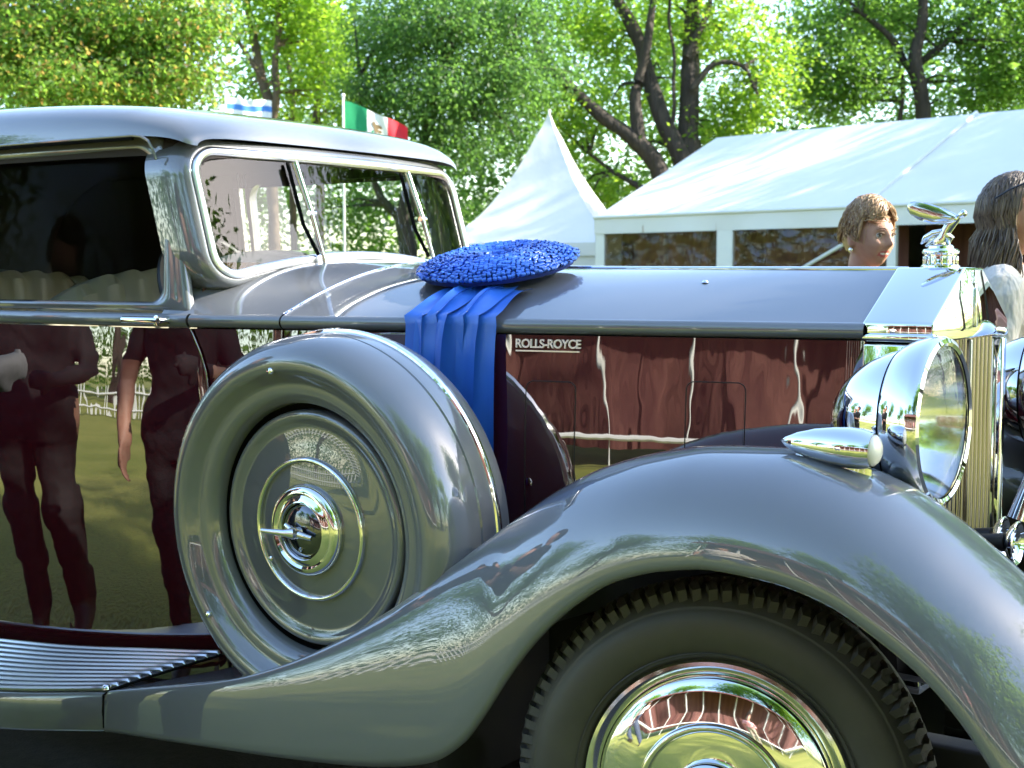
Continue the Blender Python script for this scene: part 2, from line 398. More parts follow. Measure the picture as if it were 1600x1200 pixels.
# ---- upper door with its window opening
def ring_panel(name, loops, m, parent): return MB().grid(loops, cv=True).build(name, m, parent, True, 60)
def door_upper(x0, x1f, opn, zt):
    """x0 rear edge, x1f(z) front edge of the panel, opn(z) front edge of the opening"""
    def lp(d, out, depth=0):
        X0, X1, Z0, Z1 = x0 + .065 - d, opn(1.55) + d, 1.352 - d * .55, zt - .038 + d
        base = rrect(X0, X1, Z0, Z1, (max(.004, .04 - d * .8), max(.004, .045 - d * .95), .085 - d * 1.2, .06 - d), 14, 24)
        res = []
        for x, z in base:
            t = (x - X0) / (X1 - X0); k = max(0, min(1, d / .043))
            fr = opn(z) + (x1f(z) - .002 - opn(z)) * k + min(d, 0)
            xx = x + t * t * (fr - X1)
            res.append((xx, -upper_y(xx, z) - out + depth, z))
        return res
    return lp
def build_upper(x0, x1f, opn, zt, name):
    lp = door_upper(x0, x1f, opn, zt)
    outer = lp(.043, 0)
    loops = [[(p[0], p[1] + .02, p[2]) for p in outer], [(p[0], p[1] + .003, p[2]) for p in outer], lp(.040, 0.001), lp(.034, 0.001), lp(.026, .002), lp(.018, .005), lp(.009, .004), lp(.002, -.003), lp(0, -.012), lp(-.002, -.045)]
    o = ring_panel(name, loops, 'grey', car)
    gl = lp(0, -.03)
    c = Vector((sum(p[0] for p in gl) / len(gl), sum(p[1] for p in gl) / len(gl), sum(p[2] for p in gl) / len(gl)))
    lps = [[c.lerp(Vector(p), k) for p in gl] for k in (1, .8, .6, .4, .2, .01)]
    lps = [[Vector((p.x, -upper_y(p.x, p.z) + .03, p.z)) for p in l] for l in lps]
    MB().grid(lps, cv=True).build('window_pane', 'glass_dim', o, True, 0)
    return o
uppers = [build_upper(-2.74, SEAM, interp([(1.33, -1.755), (1.45, -1.762), (1.6, -1.775), (1.7, -1.80), (1.82, -1.85)]), 1.802, 'window_frame'),
          MB().grid([[(x, -upper_y(x, z) + (.02 if j in (0, 24) else 0), z) for j, x in enumerate([-3.62] + lin(-3.62, -2.75, 23) + [-2.75])] for z in lin(1.32, 1.81, 8)]).build('blind_quarter', 'grey', car)]
for s in (-1, 1): MB().grid([[(x, s * (upper_y(x, z) - .04), z) for x in lin(-3.7, -2.76, 8)] for z in (.9, 1.3, 1.8)]).build('quarter_lining', 'lining', car)

# ---- roof
rows = []
for x, zc, w, ze in [(-1.668, 1.800, .565, 1.77), (-1.682, 1.822, .588, 1.775), (-1.708, 1.844, .600, 1.785), (-1.745, 1.864, .608, 1.793), (-1.80, 1.882, .616, 1.799), (-1.87, 1.897, .625, 1.801),
                     (-1.97, 1.914, .634, 1.802), (-2.2, 1.934, .648, 1.803), (-2.5, 1.948, .655, 1.803), (-2.8, 1.950, .652, 1.803), (-3.1, 1.938, .625, 1.80), (-3.35, 1.905, .585, 1.79), (-3.5, 1.85, .55, 1.74), (-3.6, 1.76, .53, 1.64), (-3.68, 1.60, .52, 1.50), (-3.74, 1.32, .51, 1.30)]:
    row = []
    for k, d in ((1.0, 1.0), (.995, .80), (.98, .58), (.95, .38), (.90, .24), (.82, .135), (.7, .07), (.5, .028), (.25, .006), (0, 0)):
        row.append((x, -w * k, zc - d * (zc - ze)))
    row += [(p[0], -p[1], p[2]) for p in row[-2::-1]]
    rows.append(row)
cr = [catmull([r[j] for r in rows], 5) for j in range(len(rows[0]))]
roof = MB().grid(cr).build('roof', 'grey', car, True, 60)
MB().grid([[(p[0] - .01, p[1] * .95, p[2] - .05) for p in c] for c in cr]).build('headlining', 'lining', roof)
# rain gutter above the doors
gut = MB().tube([(x, -(interp([(-3.3, .60), (-3.1, .63), (-2.8, .657), (-2.5, .660), (-2.2, .653), (-1.97, .640), (-1.85, .632), (-1.80, .630)])(x)), 1.802) for x in lin(-3.2, -1.85, 30)] + [(-1.82, -.628, 1.798), (-1.795, -.625, 1.786), (-1.782, -.623, 1.765), (-1.772, -.618, 1.735)], .0042, 8).build('rain_gutter', 'grey', car)
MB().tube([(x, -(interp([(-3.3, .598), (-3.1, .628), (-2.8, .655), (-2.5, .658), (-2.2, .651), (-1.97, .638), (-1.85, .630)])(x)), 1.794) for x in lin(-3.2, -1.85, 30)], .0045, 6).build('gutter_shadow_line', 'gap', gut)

# ---- windscreen: opening, surround, chrome frame, glass
def ws_x(z): return -1.548 - (z - 1.40) * .30
def ws_loop(d, dx):
    a = rrect(-.560 - d, .560 + d, 1.415 - d, 1.758 + d, (.075 + d, .075 + d, .07 + d, .07 + d), 14, 24)
    out = []
    for y, z in a:
        t = max(0, min(1, (1.758 - z) / .343))
        zz = z + .072 * (1 - min(1, abs(y) / .56)**2) * t * t
        out.append((ws_x(zz) + dx - .05 * (abs(y) / .6)**2, y, zz))
    return out
surround = ring_panel('windscreen_surround', [ws_loop(0, -.03), ws_loop(.0, -.006), ws_loop(.010, .0), ws_loop(.018, .003), ws_loop(.026, .001), ws_loop(.034, -.009), ws_loop(.041, -.026), ws_loop(.0455, -.050), ws_loop(.048, -.085), ws_loop(.049, -.14)], 'grey', car)
fr_l = ws_loop(.004, .004)
mbf = MB(); pts = [Vector(p) for p in fr_l]; n_ = len(pts); rows = []
for i in range(n_):
    t = (pts[(i + 1) % n_] - pts[i - 1]).normalized(); a = Vector((1, 0, .3)).normalized(); b = t.cross(a).normalized()
    rows.append([pts[i] + a * math.cos(q) * .009 + b * math.sin(q) * .0125 for q in [2 * math.pi * k / 10 for k in range(10)]])
mbf.grid(rows, cu=True, cv=True).build('windscreen_frame', 'chrome_frame', surround)
gl = ws_loop(-.002, -.002)
glass_rows = [[Vector(gl[0]).lerp(Vector(gl[0]), 0)]]
c = Vector((ws_x(1.6), 0, 1.6)); mb = MB(); loops = [[c.lerp(Vector(p), k) for p in gl] for k in (1, .85, .7, .55, .4, .25, .1, .01)]
loops = [[Vector((ws_x(p.z) - .002 - .05 * (abs(p.y) / .6)**2, p.y, p.z)) for p in l] for l in loops]
mb.grid(loops, cv=True).build('windscreen_pane', 'glass', surround)
# wipers: slim chrome arms hanging from the header
def wiper(y):
    top = Vector((ws_x(1.745) + .022, y, 1.745)); mid = Vector((ws_x(1.60) + .03, y + .012, 1.60)); bot = Vector((ws_x(1.455) + .024, y + .03, 1.452))
    w = MB().tube([top, mid], [.010, .0095], 10).build('wiper_arm', 'chrome', car)
    MB().tube([mid, mid.lerp(bot, .9), bot], [.0075, .0065, .005], 10).build('wiper_blade', 'chrome', w)
    MB().tube([mid + Vector((.0, -.012, 0)), mid + Vector((0, .014, 0))], .008, 10).build('wiper_joint', 'chrome', w)
    MB().tube([top + Vector((-.02, -.010, -.0)), mid + Vector((-.022, -.012, -.03)), bot + Vector((-.018, -.012, .03))], .0055, 8).build('blade_rubber', 'gap', w)
    MB().box((bot.x - .006, bot.y, bot.z - .004), (.02, .022, .012)).build('wiper_stop', 'black', w, bevel=.003)
wiper(-.235); wiper(.265)

# ---- door handle
hx, hz = -1.77, 1.304
hy = -BELT(hx) - .035
hd = MB().tube([(hx - .075, hy, hz), (hx + .055, hy + .002, hz), (hx + .066, hy + .003, hz)], [.0105, .0105, .009], 14).build('door_handle', 'chrome', car)
MB().lathe([(0, .012), (.008, .0115), (.0145, .009), (.015, 0), (.012, -.03)], 20, Matrix.Translation((hx + .062, hy + .006, hz)) @ Matrix.Rotation(R(90), 4, 'X')).build('handle_boss', 'chrome', hd)

# ---- the far side of the body mirrors the near side
for o in (door, cowl_side, rear_side, bonnet_side, *BM, BEAD, *uppers, gut, hd): copy_tree(o, car, True)

# ---- inside
MB().grid([[(-1.64 - .04 * k, y, z) for y in lin(-.56, .56, 8)] for k, z in ((0, 1.46), (.3, 1.44), (.6, 1.38), (.8, 1.22), (1, 1.1))]).build('dashboard', 'wood', car)
def seat_back(x, zt, w, name):
    rows = []
    for t in lin(0, 1, 60):
        y = -w + 2 * w * t; row = []
        top = zt - .16 * abs(2 * t - 1)**3.2
        pl = .014 * abs(math.sin(t * math.pi * 11))
        for k, (dx, dz) in enumerate(((.0, .55), (.0, .35), (-.01, .12), (-.03, .03), (-.07, .0), (-.12, -.0), (-.16, .04), (-.18, .3))):
            row.append((x + dx + (pl if k < 5 else 0) - (zt - .5 - dz) * 0, y, top - dz + (pl if k in (3, 4) else 0)))
        rows.append(row)
    return MB().grid(rows).build(name, 'leather', car)
seat_back(-2.32, 1.435, .58, 'front_seat'); seat_back(-3.25, 1.43, .58, 'rear_seat')
MB().box((-2.1, 0, .86), (.5, 1.15, .2)).build('seat_cushion', 'leather', car, bevel=.04)
sw = MB(); swm = Matrix.Translation((-1.90, -.28, 1.36)) @ Matrix.Rotation(R(62), 4, 'Y')
sw.grid([[swm @ Vector(((.205 + .011 * math.cos(q)) * math.cos(t), (.205 + .011 * math.cos(q)) * math.sin(t), .011 * math.sin(q))) for q in [2 * math.pi * k / 8 for k in range(8)]] for t in [2 * math.pi * k / 48 for k in range(48)]], cu=True, cv=True)
sww = sw.build('steering_wheel', 'black', car)
sp = MB()
for k in range(4): sp.tube([swm @ Vector((0, 0, -.02)), swm @ Vector((.2 * math.cos(k * math.pi / 2 + .7), .2 * math.sin(k * math.pi / 2 + .7), 0))], .008, 6)
sp.tube([swm @ Vector((0, 0, 0)), swm @ Vector((0, 0, -.4))], .02, 8).build('steering_column', 'black', sww)
MB().grid([[(x, y, .29) for y in (-.66, 0, .66)] for x in (-3.7, -2, -.5)]).build('floor_pan', 'under', car)
MB().box((-3.715, 0, .9), (.02, 1.0, .9)).build('rear_panel', 'maroon', car)

# ---- chassis
MB().box((-1.3, -.36, .40), (4.4, .07, .15)).build('chassis_rail', 'under', car, bevel=.01)
MB().box((-1.3, .36, .40), (4.4, .07, .15)).build('chassis_rail', 'under', car, bevel=.01)
MB().tube([(0, -.66, .41), (0, -.4, .34), (0, .4, .34), (0, .66, .41)], [.035, .04, .04, .035], 12).build('front_axle', 'under', car)
for s in (-1, 1): MB().grid([[(x, s * (BELT(x) - .03), z) for x in lin(-1.4, .12, 8)] for z in (.28, .66)]).build('inner_valance', 'under', car)
MB().grid([[(-.62, y, z) for y in (-.86, -.43)] for z in (.30, .58)]).build('arch_bulkhead', 'under', car)
sl = MB().tube([(-.42, -.66, .62), (-.40, -.67, .48), (-.36, -.68, .40)], [.022, .017, .02], 10).build('damper_arm', 'under', car)
MB().tube([(-.50, -.70, .395), (-.42, -.69, .40), (-.30, -.68, .40), (-.2, -.66, .41)], [.012, .02, .016, .016], 10).build('drag_link', 'under', car)
MB().tube([(-.455, -.74, .40), (-.455, -.64, .40)], .03, 12).build('link_ball', 'under', car)

# ================================================================== WINGS, WHEELS, LAMPS, RADIATOR
LIP = interp([(.86, .30), (.80, .36), (.72, .42), (.64, .50), (.60, .56), (.56, .623), (.512, .689), (.446, .753), (.367, .806), (.274, .854), (.165, .88), (.05, .887), (-.043, .874), (-.154, .839), (-.241, .783), (-.332, .70), (-.41, .602),
              (-.467, .518), (-.526, .446), (-.60, .395), (-.69, .367), (-.80, .345), (-1.027, .316), (-1.284, .290), (-1.70, .250)])
CREST = interp([(.86, .42), (.80, .56), (.74, .67), (.66, .775), (.60, .84), (.542, .891), (.474, .943), (.403, .994), (.307, 1.046), (.219, 1.073), (.089, 1.091), (-.048, 1.087), (-.164, 1.069), (-.295, 1.031), (-.384, .986), (-.453, .940),
                (-.526, .881), (-.644, .784), (-.794, .672), (-.961, .573), (-1.085, .515), (-1.208, .470), (-1.453, .408), (-1.70, .354)])
CY = interp([(.86, .70), (.5, .665), (-.2, .66), (-.35, .675), (-.46, .70), (-.53, .74), (-.64, .79), (-.80, .835), (-.96, .862), (-1.1, .878), (-1.3, .887), (-1.7, .889)])
LY = interp([(.86, .80), (.7, .87), (.5, .905), (-1.0, .908), (-1.7, .900)])
INNER_Y = interp([(.86, .46), (.4, .44), (-.5, .46), (-.7, .52), (-1.2, .57), (-1.7, .585)])
INNER_D = interp([(.86, .10), (.3, .17), (-.4, .17), (-.6, .10), (-.9, .05), (-1.3, .012), (-1.7, .004)])
# the tail of the wing is cut off slantwise where the running board begins
def tail_x(y): return -1.495 - max(0, (y - .66)) * .80
xs = lin(.86, -.30, 64)[:-1] + lin(-.30, -.75, 50)[:-1] + lin(-.75, -1.70, 60)
rows = []
for x in xs:
    zl, zc, yc, yl = LIP(x), CREST(x), CY(x), LY(x); row = []
    row.append((yl - .028, zl + .030)); row.append((yl - .022, zl + .006)); row.append((yl - .014, zl - .001)); row.append((yl - .004, zl + .001))
    for q in lin(2, 90, 22):
        e = .92
        row.append((yc + (yl - yc) * math.cos(R(q))**e, zl + .004 + (zc - zl - .004) * math.sin(R(q))**e))
    yi, dd = INNER_Y(x), INNER_D(x)
    for t in lin(0, 1, 13)[1:]:
        row.append((yc + (yi - yc) * t, zc - dd * t**2.0))
    row.append((yi - .004, zc - dd - .12))
    rr = []
    for y, z in row:
        xx = max(x, tail_x(y)); zz = z
        rr.append((xx, -y, zz))
    rows.append(rr)
# flat apron between the wing and the bonnet side
MB().grid([[(x, -(INNER_Y(x) + (BELT(x) - .03 - INNER_Y(x)) * k), CREST(x) - INNER_D(x) - .10) for k in (-.02, .5, 1)] for x in lin(-.9, .15, 20)]).build('wing_apron', 'maroon', car)
wing = MB().grid(rows).build('front_wing', 'grey', car, True, 70)
recalc(wing)
sd = wing.modifiers.new('thickness', 'SOLIDIFY'); sd.thickness = .006; sd.offset = -1

# running board: grey valance, rubber tread, chrome strips
def bo_z(x): return interp([(-3.2, .20), (-2.6, .235), (-2.13, .284), (-1.69, .352), (-1.3, .42)])(x)
def bo_y(x): return interp([(-3.2, .93), (-2.2, .925), (-1.69, .896), (-1.4, .88)])(x)
bi_y = interp([(-3.2, .74), (-2.4, .735), (-1.5, .655), (-1.3, .63)])
bi_dz = interp([(-3.2, .12), (-2.2, .085), (-1.5, .045)])
def board_pt(x, k, up=0.):
    """k 0 at the outer edge .. 1 at the body"""
    y = bo_y(x) + (bi_y(x) - bo_y(x)) * k
    return Vector((x, -y, bo_z(x) + bi_dz(x) * k + up))
def board_x_end(k):
    x = -1.6
    for _ in range(12): x = tail_x(-board_pt(x, k).y) - .006
    return x
rows = []
for k, dz, dy in ((0, -.10, .0), (0, -.098, -.004), (0, -.05, .006), (0, -.012, .003), (.012, -.001, 0), (.03, 0, 0), (.3, 0, 0), (.6, 0, 0), (.9, 0, 0), (1, 0, 0)):
    xe = board_x_end(k); rows.append([board_pt(x, k, dz) + Vector((0, -dy, 0)) for x in lin(-3.3, xe, 24)])
rb = MB().grid(rows).build('running_board', 'grey', car)
tr = MB().grid([[board_pt(x, k, .004) for x in lin(-3.3, board_x_end(k) - .004, 24)] for k in lin(.05, .99, 8)]).build('board_mat', 'board', rb)
for i, k in enumerate(lin(.05, .97, 11)):
    xe = board_x_end(k) - .010
    pts = [board_pt(x, k, .008) for x in lin(-3.2, xe, 26)]
    s_ = MB().tube(pts + [pts[-1] + Vector((.006, 0, -.004))], [.0072] * 26 + [.004], 8).build('tread_strip', 'chrome_frame', rb)
MB().lathe([(0, .012), (.007, .011), (.012, .006), (.013, 0)], 14, Matrix.Translation(board_pt(board_x_end(.06) - .012, .06, .006))).build('strip_end', 'chrome', rb)
# dark closing line between the wing tail and the board
MB().tube([board_pt(board_x_end(k) + .004, k, .002 if k > 0.01 else -.09 * (1 - q)) + Vector((0, -.0 if k > .01 else -.003, 0)) for k, q in ((0, 0), (0, .5), (0, .95), (.05, 1), (.4, 1), (.7, 1), (1, 1))], .0035, 6).build('joint_strip', 'gap', rb)

# ---- spare wheel in its cover
spare_m = Matrix.Translation((-1.062, -.80, .828)) @ Matrix.Rotation(R(2.0), 4, 'X') @ Matrix.Rotation(R(90), 4, 'X') @ Matrix.Scale(1.04, 4)     # local +Z points out of the side
def sp_part(name, prof, m, parent, seg=96, sharp=40):
    return MB().lathe(prof, seg, spare_m).build(name, m, parent, True, sharp)
cover = sp_part('spare_wheel', [(.285, -.030), (.287, -.014), (.290, -.006), (.298, .004), (.316, .012), (.330, .010), (.340, .013), (.355, .030), (.375, .040), (.395, .036), (.413, .022), (.427, .000), (.436, -.028), (.440, -.058), (.4405, -.075), (.437, -.077), (.437, -.080), (.4405, -.083), (.442, -.125), (.441, -.130)], 'grey', car)
cover['label'] = 'spare wheel under a grey metal cover'
sp_part('cover_back', [(.441, -.146), (.442, -.165), (.436, -.185), (.40, -.20), (.30, -.20), (.0, -.19)], 'grey', cover)
sp_part('cover_band', [(.440, -.128), (.446, -.130), (.448, -.136), (.447, -.143), (.440, -.148)], 'chrome', cover)
sp_part('shadow_ring', [(.250, -.048), (.285, -.048), (.2852, -.028)], 'gap', cover)
disc_m = spare_m @ Matrix.Scale(.965, 4) @ Matrix.Translation((0, 0, -.014))
def sp_partd(name, prof, m, parent, seg=96): return MB().lathe(prof, seg, disc_m).build(name, m, parent, True, 40)
disc = sp_partd('cover_disc', [(.281, -.045), (.281, -.020), (.279, -.012), (.274, -.007), (.266, -.006), (.256, -.010), (.244, -.016), (.236, -.016), (.20, -.010), (.15, -.003), (.09, .004), (.0, .008)], 'grey', cover)
sp_partd('chrome_ring', [(.158, -.004), (.1585, .002), (.161, .0055), (.1645, .0065), (.168, .0055), (.1705, .002), (.171, -.006)], 'chrome', disc, 96)
hub = sp_partd('hub_ring', [(.108, .0), (.109, .008), (.105, .019), (.098, .025), (.090, .026), (.084, .022), (.080, .024), (.072, .029), (.068, .030), (.064, .026), (.062, .008)], 'chrome', disc)
sp_partd('hub_recess', [(.066, .010), (.0, .010)], 'gap', hub, 48)
sp_partd('hub_cap', [(.062, .012), (.0605, .020), (.053, .025), (.04, .029), (.02, .032), (0, .033)], 'hub_blue', hub, 48)
def spp(x, y, z): return disc_m @ Vector((x, y, z))
MB().tube([spp(.006, .0, .036), spp(.0, .0, .055), spp(-.02, .001, .064), spp(-.06, .004, .078), spp(-.073, .005, .082)], [.013, .014, .0085, .0062, .0058], 12).tube([spp(-.03, .016, .046), spp(0, 0, .048), spp(.032, -.006, .044), spp(.045, -.009, .040)], [.006, .010, .007, .006], 10).build('lock_lever', 'chrome', hub)
MB().tube([spp(.0, -.040, .026), spp(.0, -.046, .034)], [.005, .004], 8).build('lock_pip', 'chrome', hub)
for ang in (98, 218, 338):
    MB().lathe([(.0085, 0), (.0085, .006), (.006, .010), (0, .0115)], 12, spare_m @ Matrix.Translation((.366 * math.cos(R(ang)), .366 * math.sin(R(ang)), .034))).build('cover_stud', 'chrome', cover)
for ang in (215,):
    MB().lathe([(.006, 0), (.006, .004), (0, .007)], 10, spare_m @ Matrix.Translation((.135 * math.cos(R(ang)), .135 * math.sin(R(ang)), -.002))).build('valve_cap', 'chrome', disc)
MB().lathe([(.010, 0), (.010, .012), (.006, .02), (0, .022)], 12, Matrix.Translation((-.70, -.60, .90))).build('cover_clip', 'chrome', cover)

# ---- front wheel, turned away from the camera
def make_wheel(wm, detail=True):
    ty = MB().lathe([(.262, -.07), (.255, -.02), (.262, .012), (.272, .022), (.290, .030), (.315, .036), (.340, .034), (.358, .026), (.3605, .0235), (.3625, .0235), (.365, .022), (.380, .008), (.390, -.004), (.392, -.018), (.396, -.03), (.400, -.075), (.396, -.12), (.388, -.145), (.36, -.178), (.33, -.188), (.29, -.18), (.262, -.16)], 144, wm)
    w = ty.build('front_wheel', 'rubber', car, True, 50)
    MB().lathe([(.2735, .0262), (.2750, .0285), (.2765, .0270)], 120, wm).build('sidewall_rib', 'rubber', w)
    MB().lathe([(.262, -.02), (.262, .014), (.257, .022), (.250, .024), (.240, .018), (.232, .010)], 120, wm).build('rim', 'chrome_soft', w)
    MB().lathe([(.2325, .006), (.228, .014), (.219, .021), (.20, .026), (.17, .035), (.139, .042), (.1, .043), (.075, .046)], 120, wm).build('wheel_disc', 'chrome', w)
    MB().lathe([(.128, .041), (.1285, .047), (.132, .051), (.137, .0525), (.142, .051), (.1455, .046), (.146, .036)], 96, wm).build('disc_ring', 'chrome', w)
    MB().lathe([(.078, .044), (.078, .062), (.072, .072), (.055, .080), (.03, .085), (0, .087)], 64, wm).build('hub_cap', 'chrome', w)
    MB().lathe([(.03, -.2), (.16, -.2), (.17, -.1), (.19, -.06), (.255, -.03)], 48, wm).build('brake_drum', 'under', w)
    # tread: rows of blocks, each with bevelled top, sharing one mesh per row
    nb = 82
    def block(poly, h):
        mb = MB(); n = len(poly)
        # poly: (angle offset in block units, axial offset) ; wrapped on the carcass
        def P(u, a, hh):
            base = .396 + min(0, (a + .03) * .18) if a < -.03 else .392 - max(0, a + .018) * .42
            base = base if a <= -.018 else .392 - (a + .018) * .45
            r = base + hh; th = u * 2 * math.pi / nb
            return Vector((r * math.cos(th), r * math.sin(th), a))
        cx = sum(p[0] for p in poly) / n; ca = sum(p[1] for p in poly) / n
        lo = [P(u, a, -.006) for u, a in poly]; hi = [P(cx + (u - cx) * .93, ca + (a - ca) * .93, h) for u, a in poly]
        mb.add(lo + hi, [tuple(range(n, 2 * n))] + [(i, (i + 1) % n, n + (i + 1) % n, n + i) for i in range(n)])
        me = bpy.data.meshes.new('tread_block'); me.from_pydata([tuple(v) for v in mb.v], [], mb.f); me.update(); me.materials.append(M['tread']); return me
    kinds = [block([(-.46, .012), (.10, .016), (.44, -.004), (.16, -.030), (.42, -.040), (-.30, -.042), (-.14, -.018)], .016),
             block([(-.10, -.046), (.34, -.046), (.50, -.060), (.30, -.078), (-.16, -.078), (.0, -.062)], .014),
             block([(-.38, -.083), (.18, -.083), (.34, -.096), (.16, -.112), (-.36, -.112), (-.22, -.098)], .014)]
    for k, me in enumerate(kinds):
        for i in range(nb):
            th = 2 * math.pi * (i + (.37 * k)) / nb
            if k == 0 and i % 2: sc_ = 1
            o = bpy.data.objects.new('tread_block', me); COL.objects.link(o); o.parent = w
            o.matrix_local = wm @ Matrix.Rotation(th + random.uniform(-.004, .004), 4, 'Z')
    return w
wm = Matrix.Translation((-.012, -.742, .412)) @ Matrix.Rotation(R(16), 4, 'Z') @ Matrix.Rotation(R(90), 4, 'X') @ Matrix.Scale(1.025, 4)
wheel = make_wheel(wm)
wheel['label'] = 'front wheel with chrome disc and block tread tyre'
wheel2 = wheel.copy(); COL.objects.link(wheel2); wheel2.matrix_local = Matrix.Translation((0, .742, .412)) @ Matrix.Rotation(R(20), 4, 'Z') @ Matrix.Rotation(R(180), 4, 'Z') @ Matrix.Rotation(R(-20), 4, 'Z') @ Matrix.Translation((0, .742, -.412))
for ch in list(wheel.children):
    if ch.name.startswith('tread_block'): continue
    c = ch.copy(); COL.objects.link(c); c.parent = wheel2
# rear wheel and wing, out of frame to the left
rw_m = Matrix.Translation((-3.45, -.742, .412)) @ Matrix.Rotation(R(90), 4, 'X')
rwing_rows = []
for a in lin(15, 178, 40):
    ca, sa = math.cos(R(a)), math.sin(R(a)); row = []
    for y, k in ((.895, .50), (.905, .515), (.90, .56), (.86, .60), (.78, .63), (.70, .635), (.62, .63)):
        row.append((-3.45 + k * ca * 1.02, -y, .40 + k * sa))
    rwing_rows.append(row)
rear_wing = MB().grid(rwing_rows).build('rear_wing', 'grey', car)
rear_wheel = MB().lathe([(.0, .05), (.07, .05), (.08, .03), (.23, .02), (.255, .02), (.27, .03), (.32, .036), (.36, .026), (.40, -.01), (.405, -.08), (.39, -.15), (.33, -.185), (.2, -.18)], 64, rw_m).build('rear_wheel', 'rubber', car)
MB().lathe([(.255, .022), (.25, .026), (.23, .024), (.08, .045), (.07, .06), (0, .065)], 64, rw_m).build('wheel_disc', 'chrome', rear_wheel)

# ---- radiator shell, slats, filler cap and mascot
RX0, RX1 = .078, .236
rad = MB()
ped = [(-.262, 1.283), (-.262, 1.323), (-.062, 1.442), (.062, 1.442), (.262, 1.323), (.262, 1.283)]
rad.prism(ped, lambda a, b, t: (t, a, b), RX0, RX1)
shell = rad.build('radiator_shell', 'chrome', car, bevel=.006)
for s in (-1, 1):
    p = MB(); p.box((RX0 + .079, s * .244, .915), (.158, .030, .726)); p.build('shell_side', 'chrome', shell, bevel=.005)
MB().box((RX0 + .079, -.252, 1.292), (.164, .028, .020)).build('shell_moulding', 'chrome', shell, bevel=.007)
MB().box((RX0 + .079, .245, 1.292), (.164, .028, .020)).build('shell_moulding', 'chrome', shell, bevel=.007)
MB().box((RX0 + .067, 0, .535), (.13, .45, .04)).build('shell_base', 'chrome', shell, bevel=.005)
MB().box((.145, 0, .92), (.01, .45, .75)).build('radiator_core', 'gap', shell, False)
NS = 15
sl_me = MB().tube([(0, 0, -.365), (0, 0, .365)], .0095, 12, upv=(1, 0, 0)).build('slat', 'nickel', shell)
for i in range(NS):
    o = sl_me if i == 0 else sl_me.copy()
    if i: COL.objects.link(o); o.parent = shell
    y = -.214 + .428 * i / (NS - 1)
    o.location = (.205, y, .916); o.rotation_euler = (0, 0, R(-24) if y < 0 else R(24))
MB().box((.229, 0, .916), (.012, .012, .73)).build('centre_bar', 'nickel', shell, bevel=.003)
pb = MB().box((RX1 + .002, .008, 1.352), (.006, .014, .088)).build('pediment_badge', 'chrome_soft', shell, bevel=.003)
CAPX = .158
cap = MB().lathe([(.0, .052), (.024, .052), (.028, .049), (.029, .044), (.038, .042), (.041, .038), (.041, .033), (.036, .030), (.035, .012), (.037, .008), (.043, .005), (.044, 0)], 40, Matrix.Translation((CAPX, 0, 1.441))).build('filler_cap', 'chrome', car)
for k in range(16):
    a = 2 * math.pi * k / 16
    MB().box((CAPX + .0365 * math.cos(a), .0365 * math.sin(a), 1.458), (.005, .005, .02), Matrix.Rotation(a, 3, 'Z')).build('cap_flute', 'chrome', cap, bevel=.0012)
def mb_mascot():
    mb = MB(); z0 = 1.492
    def P(x, y, z): return (CAPX + x, y, z0 + z)
    # leaning body from the feet forward to the head
    mb.tube([P(-.004, 0, -.004), P(-.004, 0, .006), P(.004, 0, .018), P(.012, 0, .032), P(.020, 0, .046), P(.034, 0, .060), P(.041, 0, .067)], [.014, .017, .013, .012, .0135, .010, .0055], 12, flat=.9)
    mb.tube([P(.040, 0, .065), P(.047, 0, .069), P(.053, 0, .073), P(.056, 0, .0745)], [.006, .0085, .0085, .003], 10)
    # knee and gown blowing back
    mb.tube([P(.010, 0, .024), P(.020, .003, .016), P(.014, .004, .002)], [.012, .010, .006], 10)
    mb.tube([P(.004, 0, .030), P(-.016, 0, .026), P(-.034, 0, .016), P(-.046, 0, .004)], [.012, .014, .012, .003], 12, flat=.6)
    mb.tube([P(-.002, .004, .016), P(-.020, .004, .012), P(-.036, .004, -.002)], [.010, .010, .003], 10, flat=.6)
    for s in (-1, 1):
        # wings swept back
        rows = []
        for t, w_, th in ((0, .007, .006), (.15, .014, .007), (.4, .019, .007), (.7, .019, .006), (.9, .015, .005), (.97, .010, .004), (1, .003, .002)):
            c_ = Vector(P(.034 - .100 * t, s * (.010 + .026 * t), .058 + .010 * t + .022 * t * t))
            ring = []
            for q in range(10):
                an = 2 * math.pi * q / 10
                ring.append(c_ + Vector((math.sin(an) * w_ * .35, s * math.cos(an) * th, math.sin(an) * w_)))
            rows.append(ring)
        mb.grid(rows, cv=True)
        mb.tube([P(.034, s * .006, .058), P(.020, s * .018, .060), P(-.01, s * .022, .066)], [.006, .006, .004], 8)
    return mb
mascot = mb_mascot().build('mascot', 'chrome_soft', car, True, 60); mascot['label'] = 'chrome winged figure leaning forward on the radiator cap'

# ---- headlamp
def lathe_x(prof, c, seg=72): 
    mt = Matrix.Translation(c) @ Matrix.Rotation(R(90), 4, 'Y') @ Matrix.Scale(LS if c == HC else 1, 4)
    return MB().lathe(prof, seg, mt)
HC = (.324, -.462, 1.138); LS = .935
lamp = lathe_x([(.150, -.086), (.145, -.105), (.132, -.138), (.112, -.172), (.084, -.202), (.052, -.224), (.022, -.236), (0, -.240)], HC).build('headlamp', 'chrome', car)
lathe_x([(.160, .006), (.167, .010), (.176, .006), (.180, -.004), (.179, -.020), (.174, -.042), (.165, -.064), (.155, -.080)], HC).build('lamp_rim', 'chrome', lamp)
lathe_x([(.156, -.079), (.149, -.082), (.149, -.088)], HC).build('rim_seam', 'gap', lamp)
lathe_x([(.161, .004), (.12, .014), (.06, .022), (0, .025)], HC).build('lamp_lens', 'lens', lamp)
